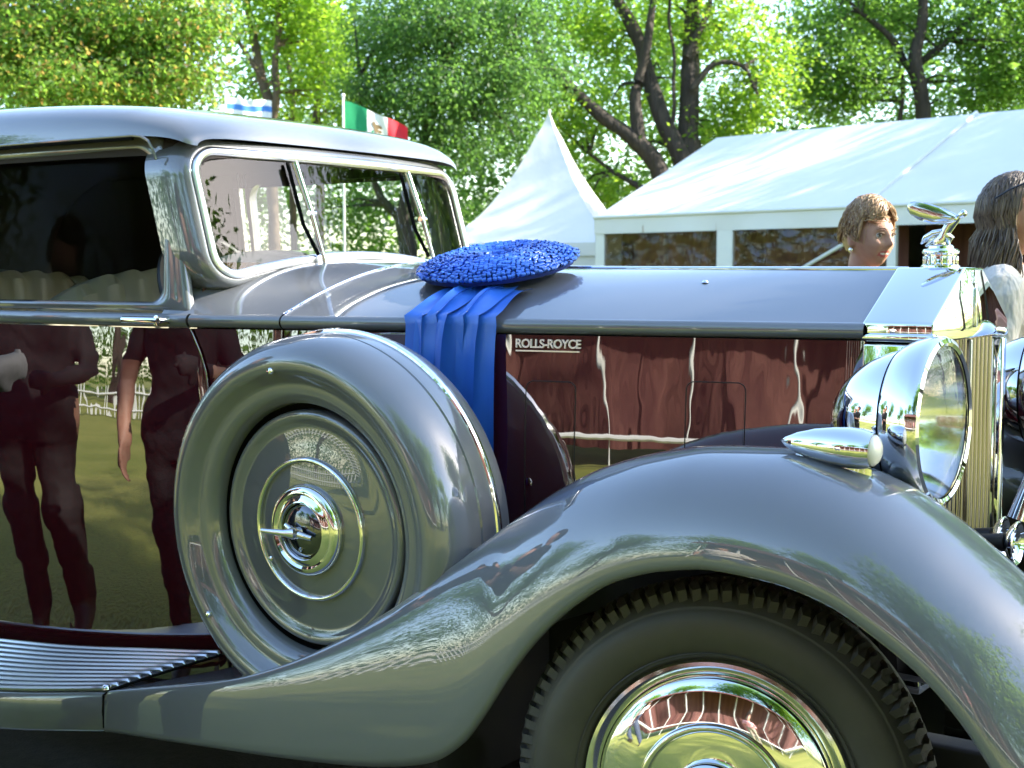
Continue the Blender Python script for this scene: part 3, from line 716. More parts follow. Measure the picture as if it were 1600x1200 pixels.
lathe_x([(.160, -.002), (.145, -.05), (.115, -.10), (.07, -.14), (.02, -.155), (0, -.155)], HC).build('reflector', 'chrome_soft', lamp)
lathe_x([(.0, -.05), (.02, -.055), (.024, -.075), (.018, -.10), (.012, -.15)], HC, 24).build('bulb_holder', 'chrome_soft', lamp)
MB().tube([(HC[0] - .06, HC[1], HC[2] - .165), (HC[0] - .07, HC[1], HC[2] - .22), (HC[0] - .10, HC[1] + .02, HC[2] - .33)], [.022, .026, .034], 16).build('lamp_stem', 'chrome', lamp)
lamp2 = copy_tree(lamp, car, True)
# side lamp on the crest of the wing
SLc = Vector((.205, -.70, 1.106))
sm = Matrix.Translation(SLc) @ Matrix.Rotation(R(92), 4, 'Y')
side_lamp = MB().lathe([(0, -.112), (.010, -.100), (.021, -.075), (.031, -.040), (.037, .0), (.0385, .030), (.037, .055), (.033, .072), (.0325, .074)], 36, sm).build('side_lamp', 'chrome', car)
MB().lathe([(.0300, .070), (.029, .076), (.022, .083), (.012, .087), (0, .088)], 30, sm).build('lamp_lens', 'white_lens', side_lamp)
MB().grid([[(SLc.x + a * 1.0, SLc.y + b, CREST(SLc.x + a) - .03 + (0 if k else .04)) for a, b in [(.075 * math.cos(q) - .005, .012 * math.sin(q)) for q in [2 * math.pi * j / 20 for j in range(20)]]] for k in (0, 1)], cv=True).build('lamp_foot', 'chrome', side_lamp)
copy_tree(side_lamp, car, True)
wing2 = copy_tree(wing, car, True); copy_tree(cover, car, True); copy_tree(rb, car, True); copy_tree(rear_wing, car, True); copy_tree(rear_wheel, car, True)
# twin horns low in front of the radiator
for (x, y, z) in ((.425, -.30, .885), (.36, -.17, .87)):
    hn = lathe_x([(.0, -.02), (.02, -.018), (.036, -.008), (.044, .0), (.046, .004), (.043, .006), (.036, -.002)], (x, y, z), 30).build('horn', 'chrome', car)
    for rr in (.012, .022, .031): lathe_x([(rr - .003, -.004), (rr, .002), (rr + .003, -.004)], (x, y, z), 24).build('horn_ring', 'chrome_soft', hn)
    MB().tube([(x - .02, y, z), (x - .2, y, z - .02)], [.02, .012], 10).build('horn_trumpet', 'black', hn)
# bumper bar
MB().tube([(.80, -.85, .45), (.93, -.45, .46), (.96, 0, .46), (.93, .45, .46), (.80, .85, .45)], .028, 12, flat=1.6).build('bumper', 'chrome', car)

# ================================================================== TENTS
def bearing(u, v, d):
    """a place d metres ahead of where the photographer stands, u to the right and v down in 1/2200 of that distance"""
    return CAM + (FWD + SIDE * ((u - 800) / 2200) + UP * ((600 - v) / 2200)) * d
TA = Vector((-14.856, 22.427, 0)); TE = Vector((.97716, -.21249, 0)); TP = Vector((.21249, .97716, 0))
def T(a, b, z): return TA + TE * a + TP * b + Vector((0, 0, z))
marquee = thing('marquee', 'long white marquee tent with brown reflecting windows', 'tent')
EZ, RZ, HB = 2.65, 4.56, 3.75
def roof_bay(a0, a1):
    for s in (0, 1):
        rows = []
        for t in lin(0, 1, 14):
            row = []
            for k in lin(0, 1, 22):
                a = a0 + (a1 - a0) * k; sag = -.10 * math.sin(t * math.pi) * math.sin(k * math.pi)
                wr = .025 * noise.noise(Vector((a * .7 + t * 2.2, t * 2 - a * .35, a0))) 
                b = HB * t if s == 0 else 2 * HB - HB * t
                row.append(T(a + (.20 * t if a0 == 0 and k == 0 else 0), b, EZ + (RZ - EZ) * t + sag + wr * math.sin(t * math.pi)))
            rows.append(row)
        MB().grid(rows).build('roof_panel', 'tent', marquee)
bays = (0, 6.66, 6.72, 13.4, 13.46, 20.1)
for i in (0, 2, 4): roof_bay(bays[i], bays[i + 1])
for a in (6.69, 13.43):
    MB().tube([T(a, HB * t, EZ + (RZ - EZ) * t + .02) for t in lin(0, 1, 12)], .045, 8).build('roof_seam', 'tent_frame', marquee)
# the fabric strip that hangs along the eave
for a0, a1 in ((0, 6.66), (6.72, 13.4), (13.46, 20.1)):
    MB().grid([[T(a, -.03 - .012 * math.sin(a * 3.1) * (1 - t), EZ + .005 - .36 * (1 - t)) for a in lin(a0, a1, 40)] for t in (0, .3, .6, .85, 1)]).build('valance', 'tent', marquee)
MB().tube([T(a, -.04, EZ - .005) for a in (0, 10, 20.1)], .035, 8).build('eave_beam', 'tent_frame', marquee)
MB().add([T(0, 0, 0), T(0, 2 * HB, 0), T(0, 2 * HB, EZ), T(.2, HB, RZ - .03), T(0, 0, EZ)], [(0, 1, 2, 3, 4)]).build('gable_wall', 'tent', marquee, False)
MB().add([T(20, 0, 0), T(20, 2 * HB, 0), T(20, 2 * HB, EZ), T(20, HB, RZ - .03), T(20, 0, EZ)], [(0, 1, 2, 3, 4)]).build('gable_wall', 'tent', marquee, False)
MB().grid([[T(a, 2 * HB, z) for a in (0, 10, 20)] for z in (0, EZ)]).build('back_wall', 'tent', marquee, False)
for a0, a1 in ((.02, .28), (3.34, 3.73), (7.18, 7.36), (12.9, 13.3)):
    MB().prism([(a0, -.015), (a1, -.015), (a1, .06), (a0, .06)], lambda a, b, t: T(a, b, t), 0, EZ - .3).build('wall_post', 'tent_frame', marquee, False)
for a0, a1 in ((.28, 3.34), (3.73, 7.18)):
    MB().grid([[T(a, .03, z) for a in (a0, a1)] for z in (0, .85)]).build('wall_panel', 'tent', marquee, False)
    MB().grid([[T(a, .02 + .05 * math.sin(k * 2.7), z) for k, a in enumerate(lin(a0, a1, 12))] for z in lin(.85, EZ - .2, 5)]).build('window_film', 'tent_window', marquee)
MB().grid([[T(a, .75 + .08 * math.sin(a * 7), z) for a in lin(.05, 7.15, 80)] for z in (0, EZ - .05)]).build('curtain', 'curtain', marquee)
MB().grid([[T(a, 1.4 + .06 * math.sin(a * 6), z) for a in lin(7.1, 20, 90)] for z in (0, EZ)]).build('curtain', 'curtain', marquee)
MB().tube([T(4.9, -.06, 1.3), T(6.6, -.06, 2.12)], .035, 6).build('brace_pole', 'tent_frame', marquee)

pagoda = thing('pagoda_tent', 'white pointed pagoda tent left of the long marquee', 'tent')
PC = Vector((-18.02, 25.35, 0)); prof = [(0, 5.31), (.05, 5.26), (.16, 5.02), (.35, 4.72), (.74, 4.05), (1.2, 3.42), (1.83, 2.74), (2.55, 2.30), (2.9, 2.18)]
def pag(r, k, z):                                    # square plan, k in 0..1 round the square
    q = k * 4; i = int(q) % 4; f = q - int(q); cs = [(-1, -1), (1, -1), (1, 1), (-1, 1)]
    x = cs[i][0] * (1 - f) + cs[(i + 1) % 4][0] * f; y = cs[i][1] * (1 - f) + cs[(i + 1) % 4][1] * f
    v = Matrix.Rotation(R(20), 3, 'Z') @ Vector((x * r * .78, y * r * .78, 0)); return PC + v + Vector((0, 0, z))
pp = catmull([(a, 0, b) for a, b in prof], 5)
MB().grid([[pag(p.x, k / 48, p.z - .03 * math.sin(math.pi * ((k / 12) % 1)) * p.x) for k in range(48)] for p in pp], cv=True).build('roof', 'tent', pagoda, True, 30)
MB().grid([[pag(2.9, k / 48, z) for k in range(48)] for z in (2.16, 1.86)], cv=True).build('valance', 'tent', pagoda, True, 30)
MB().grid([[pag(2.82, k / 48, z) for k in range(48)] for z in (2.1, 0)], cv=True).build('wall', 'tent', pagoda, True, 30)
MB().tube([PC + Vector((0, 0, 5.28)), PC + Vector((0, 0, 5.42))], .035, 8).build('finial', 'tent_frame', pagoda)
for i in range(4): MB().tube([pag(2.84, i / 4, 0), pag(2.84, i / 4, 2.12)], .05, 8).build('post', 'tent_frame', pagoda)

# ================================================================== FLAGS
def flag(name, label, u, depth, top_v, length, height, bands, drop, vertical, pole_r=.022):
    root_p = bearing(u, top_v, depth); zt = root_p.z; base = Vector((root_p.x, root_p.y, 0))
    f = thing(name, label, 'flag')
    MB().tube([base, base + Vector((0, 0, zt + .06))], [pole_r, pole_r * .8], 10).build('pole', 'pole', f)
    MB().lathe([(0, .05), (.02, .045), (.035, .02), (.03, 0)], 12, Matrix.Translation(base + Vector((0, 0, zt + .06)))).build('finial', 'pole', f)
    def P(s, t):                                     # s along the fly, t down the hoist
        w = .05 * math.sin(s * 9 + t * 2) * s ** .6 + .03 * math.sin(s * 17 - t * 3) * s
        return base + SIDE * (.02 + s * length) + HEAD * (w + .12 * s) + Vector((0, 0, zt - t * height - drop * s ** 1.2 + .03 * math.sin(s * 8 + 1) * s))
    for i, (a, b, m) in enumerate(bands):
        rows = [[P(s, t) if vertical else P(t, s) for t in lin(0, 1, 22)] for s in lin(a, b, 12)]
        MB().grid(rows).build('band', m, f)
    return f, P
mf, MP = flag('green_white_red_flag', 'green white and red flag with an eagle emblem on a pole', 536, 22, 157, .98, .50, [(0, .36, 'flag_green'), (.36, .68, 'flag_white'), (.68, 1, 'flag_red')], .42, True)
for side in (-1, 1):
    em = MB()
    def disc(cs, ct, rs, rt, n=16, hole=0):
        c_ = MP(cs, ct) - HEAD * .012 * side; ring = [MP(cs + rs * math.cos(q), ct + rt * math.sin(q)) - HEAD * .012 * side for q in [2 * math.pi * k / n for k in range(n)]]
        em.add([c_] + ring, [(0, i + 1, (i + 1) % n + 1) for i in range(n)])
    disc(.50, .47, .035, .13); disc(.545, .38, .05, .06); disc(.47, .36, .03, .10); disc(.56, .52, .03, .05); disc(.51, .66, .05, .04)
    em.build('emblem', 'flag_brown', mf, False)
    em2 = MB(); 
    pts_ = [MP(.515 + .075 * math.cos(q), .52 + .23 * math.sin(q)) - HEAD * .013 * side for q in lin(R(15), R(165), 14)]
    em2.tube(pts_, .012, 5).build('laurel', 'flag_green', mf)
flag('blue_white_flag', 'white flag with blue stripes beyond the car roof', 352, 20, 152, .62, .50, [(0, .17, 'flag_white'), (.17, .33, 'flag_blue'), (.33, .5, 'flag_white'), (.5, .66, 'flag_blue'), (.66, .83, 'flag_white'), (.83, 1, 'flag_blue')], .05, False, .012)

# ================================================================== TREES
def leaves(name, centres, radii, counts, size, m, parent=None, clump=.38, per=26, droop=.3, flat=.6, kind=None):
    """leaf-sized bent faces gathered in sprays through the crown"""
    C_ = []
    for c, r, n in zip(centres, radii, counts):
        k = max(1, int(n / per))
        d = rng.normal(size=(k, 3)); d /= np.linalg.norm(d, axis=1)[:, None]
        rad = rng.random(k) ** .42
        sc_ = np.array(c) + d * rad[:, None] * np.array(r)
        pts = np.repeat(sc_, per, axis=0) + rng.normal(size=(k * per, 3)) * np.array([clump, clump, clump * flat]) * rng.uniform(.5, 1.2, (k * per, 1))
        C_.append(pts)
    P = np.concatenate(C_); n = len(P)
    L = size * rng.uniform(.6, 1.25, n)
    ax = rng.normal(size=(n, 3)); ax[:, 2] = ax[:, 2] * .5 - droop; ax /= np.linalg.norm(ax, axis=1)[:, None]
    up = rng.normal(size=(n, 3)) * .55 + np.array([0, 0, 1.]); sd = np.cross(ax, up); sd /= np.linalg.norm(sd, axis=1)[:, None] + 1e-9
    nn = np.cross(sd, ax)
    Lc = L[:, None]
    V = np.stack([P, P + ax * Lc * .5 + sd * Lc * .27 + nn * Lc * .10, P + ax * Lc, P + ax * Lc * .5 - sd * Lc * .27 + nn * Lc * .10], axis=1).reshape(-1, 3)
    idx = np.arange(n) * 4
    F = np.stack([idx, idx + 1, idx + 2, idx, idx + 2, idx + 3], axis=1).reshape(-1)
    me = bpy.data.meshes.new(name); me.vertices.add(4 * n); me.vertices.foreach_set('co', V.astype(np.float32).ravel())
    me.loops.add(6 * n); me.loops.foreach_set('vertex_index', F.astype(np.int32))
    me.polygons.add(2 * n); me.polygons.foreach_set('loop_start', (np.arange(2 * n) * 3).astype(np.int32))
    try: me.polygons.foreach_set('loop_total', np.full(2 * n, 3, np.int32))
    except Exception: pass
    me.update(calc_edges=True)
    o = link(name, me, m, parent, False)
    if kind: o['kind'] = kind
    return o

def tree(name, label, depth, stems, blobs, leafm, bark, size, group=None, clump=.38, droop=.3, per=26, rd=1.6, flat=.6, twigs=True):
    """stems: lists of (u, v, radius m); blobs: (u, v, ru, rv, leaves, extra depth) seen from where the photographer stands"""
    t = thing(name, label, 'tree', group)
    mb = MB(); limb_pts = []
    for st in stems:
        off = rng.uniform(-.5, .5)
        pts = [bearing(u, v, depth + off * (i / len(st)) * 2) for i, (u, v, r) in enumerate(st)]
        cp = catmull(pts, 5); rr = [x.x for x in catmull([(r, 0, 0) for u, v, r in st], 5)]
        for p in cp: p += Vector((noise.noise(p * .9), noise.noise(p * .9 + Vector((7, 3, 1))), 0)) * .12
        if cp[0].z < 1.2: cp = [Vector((cp[0].x, cp[0].y, -.1))] + cp; rr = [rr[0] * 1.35] + rr
        rr = [x * .84 * (1 + .16 * noise.noise(p * 2.3)) for x, p in zip(rr, cp)]; mb.tube(cp, rr, 11); limb_pts += cp
    cs = []; rs = []; ns = []
    for u, v, ru, rv, n, dd in blobs:
        c = bearing(u, v, depth + dd); k = (depth + dd) / 2200
        cs.append(tuple(c)); rs.append((ru * k, max(ru * k, 1.) * rd / 1.6, rv * k)); ns.append(int(n * 1.4))
        if twigs:
            near = min(limb_pts, key=lambda p: (p - c).length + .6 * max(0, p.z - c.z))
            for j in range(3):
                e = c + Vector((random.uniform(-.8, .8) * ru * k, random.uniform(-.6, .6), random.uniform(-.3, .8) * rv * k))
                mid = near.lerp(e, .5) + Vector((random.uniform(-.2, .2), random.uniform(-.2, .2), random.uniform(0, .35)))
                mb.tube(catmull([near, mid, e], 4), lin(.055, .012, 9), 6)
    mb.build('trunk', bark, t, True, 70)
    leaves('crown', cs, rs, ns, size * .9, m=leafm, parent=t, clump=clump, droop=droop, per=per, flat=flat)
    return t

tree('feathery_tree', 'pale yellow-green feathery tree above the rear of the car roof', 30,
     [[(90, 540, .22), (95, 400, .2), (100, 250, .17), (85, 120, .13), (60, 10, .08), (50, -100, .05)], [(98, 240, .12), (170, 150, .09), (230, 80, .05)], [(96, 220, .1), (20, 120, .06), (-40, 60, .04)]],
     [(40, 60, 110, 80, 6000, 0), (170, 55, 110, 70, 6000, .5), (280, 70, 80, 70, 3000, 0), (110, 135, 120, 45, 3600, -.5), (250, 135, 100, 38, 3000, 0), (20, -60, 120, 80, 2500, 0), (190, -70, 140, 80, 3000, 0), (-120, 60, 120, 130, 3000, 0), (320, 15, 45, 45, 900, 0), (60, 260, 130, 60, 1800, 1)],
     'leaf_yellow', 'bark_dark', .15, clump=.34, droop=.7)
tree('twin_stem_tree', 'slender tree with two pale stems behind the blue striped flag', 37,
     [[(428, 520, .2), (428, 300, .18), (424, 195, .17), (414, 125, .15), (396, 50, .13), (384, -10, .1), (372, -90, .06)], [(426, 200, .12), (434, 110, .12), (437, 60, .10), (428, -20, .07), (440, -90, .04)], [(412, 120, .08), (385, 80, .07), (350, 42, .05), (330, 30, .03)]],
     [(400, -10, 70, 40, 1300, 0), (470, 10, 60, 45, 1500, 0), (440, 60, 40, 30, 600, .6), (350, 40, 35, 30, 500, 0), (500, 75, 45, 50, 1100, .5), (400, 140, 30, 25, 260, .8), (480, 140, 45, 35, 800, .5), (430, -110, 130, 70, 2600, 0)],
     'leaf_bright', 'bark_pale', .17, clump=.36)
tree('straight_stem_tree', 'thin straight stemmed tree just left of the green white and red flag', 40,
     [[(498, 520, .16), (500, 300, .15), (498, 180, .14), (503, 110, .12), (492, 50, .09), (480, -40, .05)], [(458, 520, .13), (458, 250, .12), (456, 140, .10), (450, 60, .06)]],
     [(500, 40, 55, 50, 1300, 0), (520, 120, 40, 50, 900, .5), (540, 180, 50, 35, 800, .5), (460, 200, 40, 40, 500, .5), (500, -60, 90, 60, 1700, 0)],
     'leaf_bright', 'bark_pale', .17)
tree('drooping_tree', 'dense drooping green tree behind the pointed white tent', 34.5,
     [[(645, 540, .30), (640, 400, .28), (632, 340, .25), (655, 250, .22), (690, 130, .18), (720, 0, .12), (740, -90, .06)], [(636, 350, .16), (605, 320, .13), (590, 290, .10), (570, 200, .07), (560, 120, .05)], [(660, 240, .13), (740, 170, .09), (800, 120, .05)]],
     [(610, 50, 75, 80, 4200, 0), (700, 40, 80, 80, 4600, -.6), (800, 40, 70, 70, 3600, 0), (590, 150, 55, 60, 2800, 0), (680, 150, 80, 60, 4400, -.8), (780, 130, 70, 55, 3200, -.4), (700, 235, 70, 45, 2600, -.4), (790, 215, 60, 50, 2200, .6), (850, 110, 45, 60, 1400, .5), (700, -80, 190, 70, 5000, 0), (620, 250, 50, 30, 900, .5), (680, 320, 70, 40, 1300, 1.), (560, 330, 60, 35, 700, 1.)],
     'leaf_dark', 'bark_dark', .125, clump=.33, droop=.75, per=30)
tree('spreading_tree', 'big spreading tree with thick dark forked trunks between the tents', 38.5,
     [[(1090, 540, .52), (1088, 400, .46), (1083, 300, .42), (1078, 210, .36), (1076, 120, .30), (1082, 30, .25), (1090, -90, .16)],
      [(1082, 300, .34), (1060, 235, .30), (1030, 175, .28), (1012, 110, .25), (990, 40, .21), (950, -20, .17), (915, -110, .1)],
      [(1062, 330, .34), (1025, 260, .30), (985, 215, .26), (935, 180, .21), (893, 138, .17), (855, 100, .12), (830, 40, .07)],
      [(1000, 225, .22), (992, 165, .2), (1004, 115, .17), (1016, 50, .14), (1022, -60, .08)], [(1080, 140, .12), (1115, 100, .09), (1160, 104, .07), (1188, 150, .04)],
      [(1070, 90, .13), (1105, 20, .10), (1120, -60, .06)], [(1010, 300, .12), (960, 270, .08), (920, 240, .05)], [(1050, 200, .08), (1052, 100, .06), (1045, -20, .05)]],
     [(900, 40, 60, 50, 1700, .8), (970, 70, 45, 45, 900, 1.4), (1050, 30, 50, 60, 1100, 1.2), (1140, 50, 70, 60, 2300, .6), (1180, 150, 70, 55, 2100, .5), (1120, 200, 60, 40, 1500, .8), (900, 220, 50, 50, 1300, 1.), (960, 150, 40, 40, 600, 1.5), (1030, 130, 30, 30, 300, 1.6), (870, 160, 40, 50, 1100, .5), (930, 300, 60, 30, 1300, .8), (1000, -70, 220, 70, 5200, 0), (1210, 90, 40, 50, 900, .5), (1030, 235, 40, 30, 500, 1.)],
     'leaf_bright', 'bark_dark', .17, clump=.40)
tree('broad_tree', 'broad leafy tree rising behind the long marquee roof', 41,
     [[(1455, 540, .36), (1452, 300, .32), (1446, 190, .28), (1434, 110, .24), (1438, 30, .18), (1450, -80, .1)], [(1440, 130, .16), (1390, 60, .12), (1330, 10, .07)], [(1438, 100, .14), (1500, 40, .1), (1560, -10, .06)], [(1405, 520, .1), (1405, 300, .1), (1404, 190, .09), (1410, 120, .07)]],
     [(1290, 60, 60, 60, 2200, 0), (1350, 120, 60, 50, 2000, -.4), (1300, 150, 55, 40, 1500, 0), (1420, 40, 70, 55, 2200, .8), (1520, 60, 60, 60, 2000, 0), (1590, 110, 55, 55, 2100, -.4), (1520, 145, 45, 30, 1000, .6), (1370, -20, 90, 60, 2600, 0), (1560, -40, 110, 70, 2600, 0), (1640, 30, 80, 90, 2600, 0), (1260, 130, 40, 50, 900, .6), (1450, 170, 40, 18, 350, 1.)],
     'leaf_mid', 'bark_dark', .18, clump=.42)
# shrubs and far trees close the view low down
def mass(name, label, cat, items, size, m, clump, per=24):
    cs = []; rs = []; ns = []
    for u, v, d, ru, rv, n in items:
        k = d / 2200; cs.append(tuple(bearing(u, v, d))); rs.append((ru * k, 2.5, rv * k)); ns.append(n)
    o = leaves(name, cs, rs, ns, size, m, None, clump=clump, per=per, flat=.8)
    tag(o, label, cat, kind='stuff'); return o
items = []
for u in range(-900, 2700, 95):
    for v, ru, n in ((400, 80, 900), (330, 80, 900), (270, 80, 800), (205, 80, 800), (140, 70, 760), (75, 70, 760), (5, 70, 760), (-70, 70, 600)):
        if v <= 140 and (320 < u < 410 or 1185 < u < 1265 or (1450 < u < 1520 and 20 < v < 130)): continue
        items.append((u + random.uniform(-25, 25), v + random.uniform(-20, 20), random.uniform(56, 66), ru, 48, n))
mass('distant_woods', 'far sunlit woodland closing the view behind the garden trees', 'woods', items, .33, 'leaf_mid', .75)

# the same woods go on all round the lawn, behind the photographer too
cs = []; rs = []; ns = []
for i in range(64):
    a = R(20) + i * R(320) / 63; d_ = random.uniform(44, 54); x_, y_ = CAM.x + d_ * math.sin(-YAW + math.pi * 0 + a + R(0)), CAM.y + d_ * math.cos(-YAW + a)
    for z, n in ((1.6, 480), (4.5, 480), (7.5, 420), (10.5, 240)): cs.append((x_, y_, z + random.uniform(-.5, .5))); rs.append((3.2, 3.2, 2.2)); ns.append(n)
o = leaves('surrounding_woods', cs, rs, [int(n * 1.5) for n in ns], .42, 'leaf_mid', None, clump=1.0, per=24, flat=.8); tag(o, 'woodland round the lawn mirrored in the bright metal', 'woods', kind='stuff')

# trees standing behind the photographer: seen only as reflections in the paintwork
def plain_tree(x, y, h, w, leafm, n, label, group, size=.31, low=.28):
    t = thing('garden_tree', label, 'tree', group, (x, y, 0))
    mb = MB(); mb.tube(catmull([(0, 0, -.1), (.05, .1, h * .2), (-.1, 0, h * .45), (.1, .1, h * .8)], 5), lin(.36, .08, 16), 9)
    cs = []; rs = []; ns = []
    for i in range(12):
        a = random.uniform(0, 6.28); z = random.uniform(low, .95) * h; rr = w * math.sin(min(1, (1.12 - z / h) * 1.6) * math.pi / 2) * random.uniform(.25, .75)
        c_ = (rr * math.cos(a), rr * math.sin(a), z); cs.append(c_); rs.append((w * .45, w * .45, h * .12)); ns.append(n // 12)
        mb.tube(catmull([(0, 0, z * .6), (c_[0] * .5, c_[1] * .5, z * .85), c_], 4), lin(.11, .02, 9), 6)
    mb.build('trunk', 'bark_dark', t, True, 70)
    leaves('crown', cs, rs, ns, size, leafm, t, clump=.7)
    return t
proto = [plain_tree(-27, -15, 13, 5.0, 'leaf_mid', 9000, 'tall garden tree behind the photographer mirrored in the paintwork', 'trees mirrored in the paintwork'),
         plain_tree(-12, -26, 11, 5.0, 'leaf_bright', 9000, 'tall garden tree behind the photographer mirrored in the paintwork', 'trees mirrored in the paintwork')]
for i, (x, y, s) in enumerate(((-20, -23, .95), (-3, -22, 1.05), (4.5, -19, 1.0), (12, -17, 1.15), (19, -13, 1.05), (26, -6, 1.15), (-38, -8, 1.1), (-44, 4, 1.0), (6.5, -13.2, 1.35), (12.5, -8.5, 1.3))):
    o = copy_tree(proto[i % 2]); o.location = (x, y, 0); o.rotation_euler = (0, 0, i * 1.3); o.scale = (s, s, s)
# two more stand off to the right and dapple the tents with shade
shade = plain_tree(2, 28, 14, 5.5, 'leaf_mid', 9500, 'tall garden tree off to the right shading the marquee', 'trees shading the marquee', .30, .45)
o = copy_tree(shade); o.location = (-1.5, 33.5, 0); o.rotation_euler = (0, 0, 2)
o = copy_tree(shade); o.location = (9, 31, 0); o.rotation_euler = (0, 0, 4)
o = copy_tree(shade); o.location = (9, 16.5, 0); o.rotation_euler = (0, 0, 1.1); tag(o, 'tall tree off to the right mirrored in the windscreen', 'tree', 'trees mirrored in the windscreen')
o = copy_tree(shade); o.location = (3.2, 18.5, 0); o.rotation_euler = (0, 0, 5.2); tag(o, 'tall tree off to the right mirrored in the windscreen', 'tree', 'trees mirrored in the windscreen')
front = plain_tree(12.1, 5.6, 10.0, 3.5, 'leaf_mid', 15000, 'small tree ahead of the car shading its bonnet and front wing', None, .23, .58)

# a reddish-brown stall on the lawn behind the photographer: it is what the bonnet side mirrors
stall = thing('market_stall', 'reddish brown draped stall with white poles mirrored in the bonnet side', 'stall')
SX0, SX1, SY = -4.0, 5.8, -8.6
MB().grid([[(x, SY - .25 * math.sin(x * 5) * (1 - z / 3) * .5, z) for x in lin(SX0, SX1, 120)] for z in lin(.35, 2.7, 6)]).build('drape', 'curtain', stall)
MB().grid([[(x, SY + dy, z) for x in lin(SX0 - .2, SX1 + .2, 12)] for dy, z in ((.7, 2.55), (.6, 2.75), (-1.4, 3.5), (-3.4, 2.75))]).build('canopy', 'curtain', stall)
for i, x in enumerate(lin(SX0, SX1, 13)):
    MB().tube(catmull([(x + .08 * math.sin(i * 2.1), SY + .35, 0), (x - .05 * math.sin(i), SY + .34, 1.3), (x, SY + .36, 2.7)], 4), .022, 8).build('pole', 'fence', stall)
MB().tube([(SX0, SY + .45, .62), (SX1, SY + .45, .40)], .05, 8).build('rail', 'fence', stall)

# white picket fence across the lawn behind the photographer (mirrored in the door and bonnet)
fence = thing('picket_fence', 'white picket fence across the lawn mirrored in the door', 'fence')
fa, fb = Vector((-42, -11, 0)), Vector((10, -15, 0)); fd = (fb - fa).normalized(); fl = (fb - fa).length; frot = math.atan2(fd.y, fd.x)
pk = MB().prism([(-.035, .05), (.035, .05), (.035, .86), (0, .93), (-.035, .86)], lambda a, b, t: (a, t, b), -.01, .01).build('picket', 'fence', fence, False)
np_ = int(fl / .26)
for i in range(np_):
    o = pk if i == 0 else pk.copy()
    if i: COL.objects.link(o); o.parent = fence
    o.location = fa + fd * (.26 * i); o.rotation_euler = (0, 0, frot)
for z in (.28, .7): MB().tube([fa + Vector((0, .03, z)), fb + Vector((0, .03, z))], .028, 4).build('rail', 'fence', fence, False)

# ================================================================== ROSETTE ON THE BONNET
ros = thing('blue_rosette', 'round ruffled blue ribbon rosette lying on the car bonnet', 'rosette')
RC = Vector((-.965, -.165, 1.456)); RN = (Vector((0, 0, 1)) - HEAD * .20 - SIDE * .12).normalized()
RXv = (SIDE - RN * SIDE.dot(RN)).normalized(); RYv = RN.cross(RXv)
RM = Matrix((RXv, RYv, RN)).transposed().to_4x4(); RM.translation = RC
MB().lathe([(.030, -.014), (.030, .006), (.05, .013), (.10, .016), (.16, .012), (.195, .004), (.205, -.006), (.20, -.016), (.10, -.018), (.03, -.014)], 64, RM).build('backing', 'backing', ros)
ru = MB()
for k, (r, z, lean) in enumerate([(.034 + .0105 * q, .004 + .012 * math.sin(min(1, q / 4) * 1.57) - .016 * max(0, (q - 8) / 8)**2, -.3 + .09 * q + .6 * max(0, (q - 12) / 4)) for q in range(17)]):
    n = max(14, int(2 * math.pi * r / .0115))
    for i in range(n):
        a = 2 * math.pi * (i + .5 * (k % 2) + random.uniform(-.14, .14)) / n
        er = Vector((math.cos(a), math.sin(a), 0)); et = Vector((-math.sin(a), math.cos(a), 0)); ez = Vector((0, 0, 1))
        ln = lean * .75 + random.uniform(-.22, .22); out = er * math.sin(ln) + ez * math.cos(ln); acr = er * math.cos(ln) - ez * math.sin(ln)
        yw = random.uniform(-.35, .35); tt = (et * math.cos(yw) + acr * math.sin(yw)); cc = (acr * math.cos(yw) - et * math.sin(yw))
        b = er * r + ez * z; hgt = random.uniform(.012, .020); w = .0047 * random.uniform(.85, 1.2)
        rows = []
        for px, ph in ((-.0045, 0), (-.005, .6), (-.0025, .95), (.0015, 1.0), (.0045, .72), (.005, .1)):
            p = b + cc * px + out * (ph * hgt); rows.append([RM @ (p - tt * w * (1 + .15 * ph)), RM @ (p + out * (.0022 * math.sin(ph * 3))), RM @ (p + tt * w * (1 + .15 * ph))])
        ru.grid(rows)
o = ru.build('ruffles', 'ruffle', ros, True, 80); o['kind'] = 'stuff'
